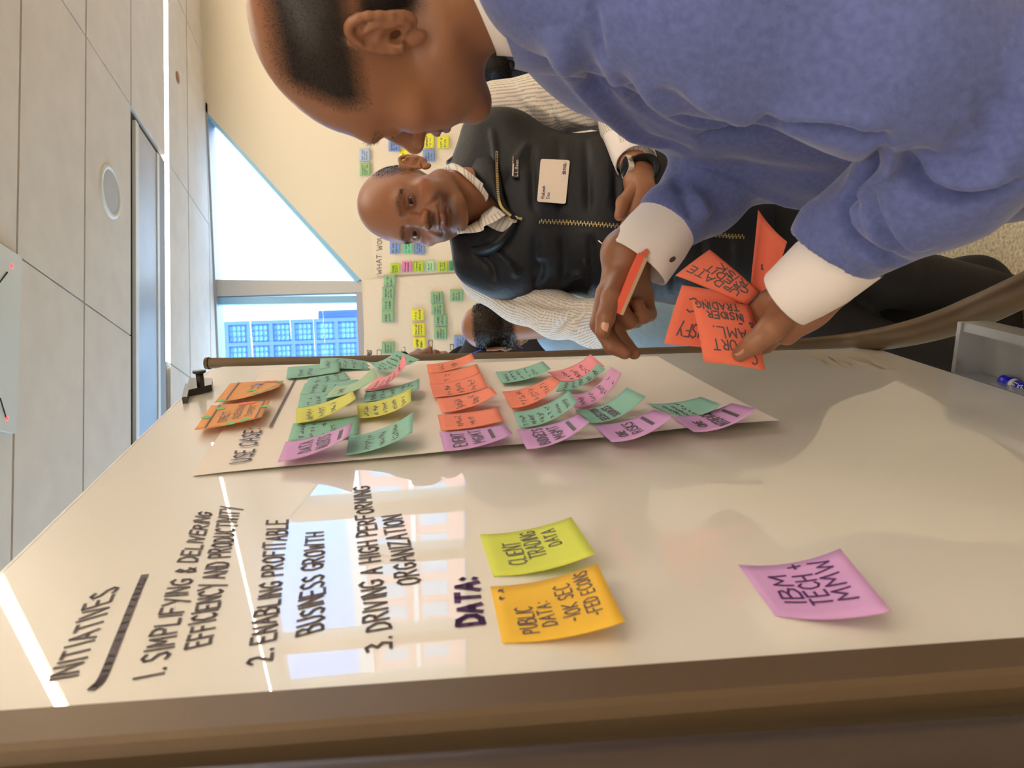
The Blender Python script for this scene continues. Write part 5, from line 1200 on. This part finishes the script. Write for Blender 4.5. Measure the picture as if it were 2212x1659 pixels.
lo_, lc, ln_ = card('breast_label', [(1104, 383), (1106, 335), (1121, 336), (1119, 384)], .002, mat('label_cloth', srgb(38, 30, 30), .7), vest, .001)
mb = MB(); write(mb, 'L.L.Bean', cardmap(lc, .06, .78, .52, .95, ln_), .0011, 0)
for v, u1 in ((.18, .95), (.3, .6)):
    g = cardmap(lc, .06, u1, v, v, ln_); ribbon(mb, [g(0, 0)[0], g(.5, 0)[0], g(1, 0)[0]], ln_, .0012)
mb.build('lettering', mat('thread_white', srgb(226, 214, 200), .7), lo_)
pc_ = onsurf(vb, [(1292, 519), (1312, 532)], .003, 4)
if len(pc_) > 2:
    cl_ = thing('pen', 'silver clip of a pen hooked on the dark vest beside the white cuff', 'pen', pc_[0][0])
    MB().tube([p for p, n in pc_], .0022, 8).build('clip', mat('chrome', (.8, .8, .8), .2, 1.), cl_, True); MB().tube([p - n * .004 for p, n in pc_] + [pc_[-1][0] * 2 - pc_[-2][0] - pc_[-1][1] * .004], .0036, 10).build('barrel', M_blk, cl_, True)
# trousers and shoes
M_tr = mat('dark_trousers', srgb(15, 15, 21), .8, bump=(60, .2, .003)); F = Field((-.02, 1.3, .05), (.9, 2.05, 1.05), .009)
F.chain([at(1520, 480, 1.73), at(1680, 492, 1.73)], [.130, .135], .03, flat=((1, .18, 0), 1.28))
hx = .42
F.chain([(.42, 1.70, .92), (.215, 1.64, .52), (.17, 1.78, .09)], [.098, .075, .06], .03); F.chain([(.25, 1.66, .92), (.03, 1.66, .52), (-.03, 1.66, .09)], [.098, .075, .06], .03)
V, Q = F.surface(); npmesh('trousers', relax(V, Q, 2), Q, M_tr, man2)
M_tan = mat('tan_leather', srgb(190, 112, 70), .5)
for x, y in ((.17, 1.80), (-.03, 1.62)):
    F = Field((x - .08, y - .2, -.01), (x + .08, y + .16, .16), .006); F.chain([(x, y + .06, .05), (x - .01, y - .1, .035)], [.045, .04], .02); F.cone((x, y + .06, .06), (x, y + .06, .11), .042, .045, .02); V, Q = F.surface(); V[:, 2] = np.maximum(V[:, 2], .003); npmesh('shoe', V, Q, M_tan, man2)
# lower half of the man in the sweater (outside the frame, so that he stands)
F = Field((.2, .4, .05), (1.25, 1.55, 1.15), .012); hp = np.array(hip); F.chain([hp + np.array([0, .02, .1]), hp + np.array([.06, .03, -.15])], [.16, .15], .03, flat=(side, 1.15))
for s_ in (-1, 1):
    b_ = hp + np.array([.08, .04, -.1]) + unit(side) * .1 * s_; F.chain([b_, [b_[0] + .06, b_[1], .5], [b_[0] + .12, b_[1] + .0, .09]], [.10, .075, .06], .03)
V, Q = F.surface(); npmesh('trousers', relax(V, Q, 2), Q, M_tr, man)
for s_ in (-1, 1):
    b_ = hp + np.array([.2, .04, 0]) + unit(side) * .1 * s_; F = Field((b_[0] - .25, b_[1] - .08, -.01), (b_[0] + .12, b_[1] + .08, .16), .006); F.chain([(b_[0] + .03, b_[1], .05), (b_[0] - .15, b_[1], .035)], [.045, .04], .02); F.cone((b_[0], b_[1], .06), (b_[0], b_[1], .11), .042, .045, .02); V, Q = F.surface(); V[:, 2] = np.maximum(V[:, 2], .003); npmesh('shoe', V, Q, M_blk, man)

# ------------------------------------------------------------------ seated people behind
def torso(m, parent, name, top, wid, h, z0, fy, col=None, arms=True, hands=None):
    x, y, z = top; F = Field((x - wid - .2, y - .45, z0 - .1), (x + wid + .2, y + .35, z + .08), h)
    F.chain([(x, y, z - .02), (x, y, z - .09), (x, y + fy * .02, z - .3), (x, y + fy * .03, z0)], [.055, .09, .12, .13], .05, flat=((1, 0, 0), 1.35))
    F.cone((x - wid * .72, y, z - .10), (x + wid * .72, y, z - .10), .06, .06, .05)
    for s_ in (-1, 1): F.chain([(x + s_ * wid * .85, y, z - .12), (x + s_ * wid * 1.05, y + fy * .05, z - .38), (x + s_ * wid * .7, y + fy * .25, z - .44)], [.062, .052, .042], .03)
    V, Q = F.surface(); return npmesh(name, relax(V, Q, 2), Q, m, parent)
def legs(m, parent, x, y, z0, fy):
    F = Field((x - .3, y - .75, .02), (x + .3, y + .75, z0 + .2), .012)
    for s_ in (-1, 1): F.chain([(x + s_ * .09, y, z0), (x + s_ * .12, y + fy * .42, z0), (x + s_ * .12, y + fy * .42, .06)], [.09, .075, .05], .03)
    V, Q = F.surface(); npmesh('trousers', relax(V, Q, 1), Q, m, parent)
    for s_ in (-1, 1):
        xx, yy = x + s_ * .12, y + fy * .42; F = Field((xx - .07, yy - .25, -.01), (xx + .07, yy + .25, .12), .01); F.chain([(xx, yy - fy * .03, .045), (xx, yy + fy * .15, .035)], [.042, .036], .02); V, Q = F.surface(); V[:, 2] = np.maximum(V[:, 2], .003); npmesh('shoe', V, Q, M_blk, parent)
M_chair = mat('black_fabric', srgb(20, 19, 24), .8); M_leg = mat('chair_leg_metal', srgb(70, 70, 74), .35, .8)
def chair(label, x, y, fy, w=.23, seat=.46, back=.92):
    t_ = thing('chair', label, 'chair', (x, y, 0), 'black chairs behind the whiteboard')
    F = Field((x - w - .05, y - .32, seat - .1), (x + w + .05, y + .32, seat + .06), .011); F.chain([(x - w + .06, y - .16, seat - .03), (x + w - .06, y - .16, seat - .03)], [.04, .04], .02); F.ell((x, y, seat - .03), (w, .25, .045), .03); V, Q = F.surface(); npmesh('seat', V, Q, M_chair, t_)
    yb = y - fy * .24; F = Field((x - w - .05, yb - .1, seat), (x + w + .05, yb + .1, back + .05), .011); F.ell((x, yb, (seat + back) / 2 + .06), (w * .95, .04, (back - seat) / 2 - .02), .03); F.cone((x - w + .09, yb, back - .07), (x + w - .09, yb, back - .07), .05, .05, .03, flat=((0, 1, 0), .6)); V, Q = F.surface(); npmesh('backrest', V, Q, M_chair, t_)
    for sx_ in (-1, 1):
        for sy_ in (-1, 1): MB().tube([(x + sx_ * (w - .05), y + sy_ * .18, seat - .05), (x + sx_ * (w - .02), y + sy_ * .21, .0)], .012, 8).build('leg', M_leg, t_, True)
    MB().tube([(x - w + .08, yb, seat - .04), (x - w + .08, yb, seat + .2)], .011, 8).build('back_post', M_leg, t_); MB().tube([(x + w - .08, yb, seat - .04), (x + w - .08, yb, seat + .2)], .011, 8).build('back_post', M_leg, t_)
    return t_
def seated(label, O_, R_, P, shirt, fy, hairmesh=None, wid=.2, chair_label=None, back=.92):
    t_ = thing('person', label, 'person', (O_[0], O_[1], 0)); hv, hq, hc, hl, hm = build_head(P, O_, R_, .0042)
    npmesh('body', hv, hq, M_skin, t_, hc); eyeballs(P, O_, R_, t_); hN = normals(hv, hq)
    if P.get('dens'): b, q = blades(hv, hN, hq, np.clip(hm, 0, 1), P['dens'], .008, .0016, (0, 0, -.5), 6); npmesh('hair', b, q, M_hair, t_)
    top = O_ + np.array([0, .0, -.16]); z0 = .55; torso(shirt, t_, 'shirt', top, wid, .009, z0, fy); legs(M_tr, t_, top[0], top[1], .5, fy)
    if chair_label: chair(chair_label, top[0], top[1] - fy * .02, fy, back=back)
    return t_, hl, hq
backhair = lambda x, y, z: np.clip((.045 - y) / .02, 0, 1) * np.clip((.072 - z - .3 * np.abs(x) * 0) / .015, 0, 1) * np.clip((z + .09) / .02, 0, 1)
P3 = dict(size=.93, skin=(.30, .125, .06), hair=backhair, hair_col=(.02, .014, .012), stubble=.95, dens=1.2e5)
O3 = np.array(at(1072, 708, 2.5)); R3 = frame((-.25, .95, -.25), (0, .25, .97))
s3, _, _ = seated('person seated with a bald crown, in a light blue shirt', O3, R3, P3, mat('light_blue_shirt', srgb(158, 190, 220), .8, bump=(12, .6, .02)), 1, chair_label='low-backed black chair under the seated man in the light blue shirt', back=.66)
P4 = dict(skin=(.26, .12, .07), size=1.05, w=.94, jaw=.9, neckw=.82, ear=.7, hair=lambda x, y, z: np.clip((.055 - y - .3 * np.maximum(z, 0)) / .01, 0, 1) * (z > -.02) + np.clip((z - .075) / .01, 0, 1), hair_col=(.012, .009, .009), stubble=1.)
O4 = np.array(at(914, 803, 3.45)); R4 = frame((.86, -.5, -.06), (0, 0, 1))
s4, _, _ = seated('person with long dark hair in profile, wearing a dark jacket and blue lanyard', O4, R4, P4, mat('dark_jacket', srgb(26, 24, 32), .8), 1, wid=.17, chair_label='black chair under the seated woman with long hair')
F = Field((-.14, -.16, -.37), (.14, .14, .15), .006); F.ell((0, -.03, .036), (.082, .100, .088), .01); F.ell((0, -.02, .02), (.085, .075, .08), .02); F.ell((0, .045, .082), (.062, .040, .034), .02)
for s_ in (-1, 1): F.chain([(s_ * .076, -.01, .05), (s_ * .090, -.015, -.06), (s_ * .088, .035, -.17), (s_ * .075, .05, -.25), (s_ * .06, .04, -.33)], [.022, .026, .034, .028, .014], .03)
F.chain([(0, -.10, .0), (0, -.115, -.12), (0, -.11, -.26)], [.06, .062, .04], .04); F.ell((0, .075, -.02), (.058, .065, .10), .015, op='s'); F.ell((0, .085, -.02), (.056, .06, .078), .01, op='s'); V, Q = F.surface(); V = O4 + (relax(V, Q, 1) * 1.05) @ R4.T; npmesh('hair', V, Q, M_hair, s4)
ly = [at(1020, 763, 3.34), at(1050, 752, 3.3), at(1080, 742, 3.28), at(1100, 741, 3.28), at(1130, 752, 3.28)]; M_lan = mat('lanyard_blue', srgb(40, 74, 214), .6)
MB().tube(smooth_curve(ly, 5), .014, 8, up=-CF, rb=.002).build('lanyard', M_lan, s4, True); MB().tube(smooth_curve([np.array(p) - CF * .018 + CU * -.005 for p in ly[1:4]], 5), .003, 6).build('lanyard_stripe', M_white, s4)
P5 = dict(skin=(.2, .1, .06), hair=lambda x, y, z: np.ones_like(x) * (y < .05), hair_col=(.02, .014, .011), stubble=1., dens=2e5)
O5 = np.array(at(1085, 150, 3.1)); R5 = frame((.1, .98, -.1), (0, .1, 1))
seated('person with short black hair seen from behind in a black top', O5, R5, P5, mat('black_top', srgb(26, 22, 22), .85, bump=(70, .5, .004)), 1, wid=.19, chair_label='black chair under the person with short black hair')
# the chair whose rounded back edge shows beside the post
cB = np.array(at(2085, 640, 1.95)); ch_ = thing('chair', 'black rounded chair standing beside the lower whiteboard post, behind the trousers', 'chair', (cB[0], cB[1], 0), 'black chairs behind the whiteboard')
F = Field(cB - np.array([.34, .14, .30]), cB + np.array([.30, .14, .42]), .008); x, y, z = cB
cr = np.array(at(2110, 562, 1.95)); bt_ = np.array(at(2192, 640, 1.95))
xr, zb_ = cr[0], bt_[2]; F.chain([(xr - .09, y, zb_ + .30), (xr - .09, y, zb_ + .09), (xr - .40, y, zb_ + .09), (xr - .40, y, zb_ + .32)], [.09] * 4, .03, flat=((0, 1, 0), .5)); F.cone((xr - .25, y, zb_ + .1), (xr - .25, y, zb_ + .34), .13, .13, .04, flat=((0, 1, 0), .35)); V, Q = F.surface(); npmesh('backrest', relax(V, Q, 2), Q, M_chair, ch_)
MB().box((xr - .45, y + .02, zb_ + .0), (xr - .03, y + .45, zb_ + .07)).build('seat', M_chair, ch_)
for sx_ in (-.42, -.06):
    for sy_ in (.05, .42): MB().tube([(xr + sx_, y + sy_, zb_ + .02), (xr + sx_, y + sy_, 0)], .013, 8).build('leg', M_leg, ch_, True)
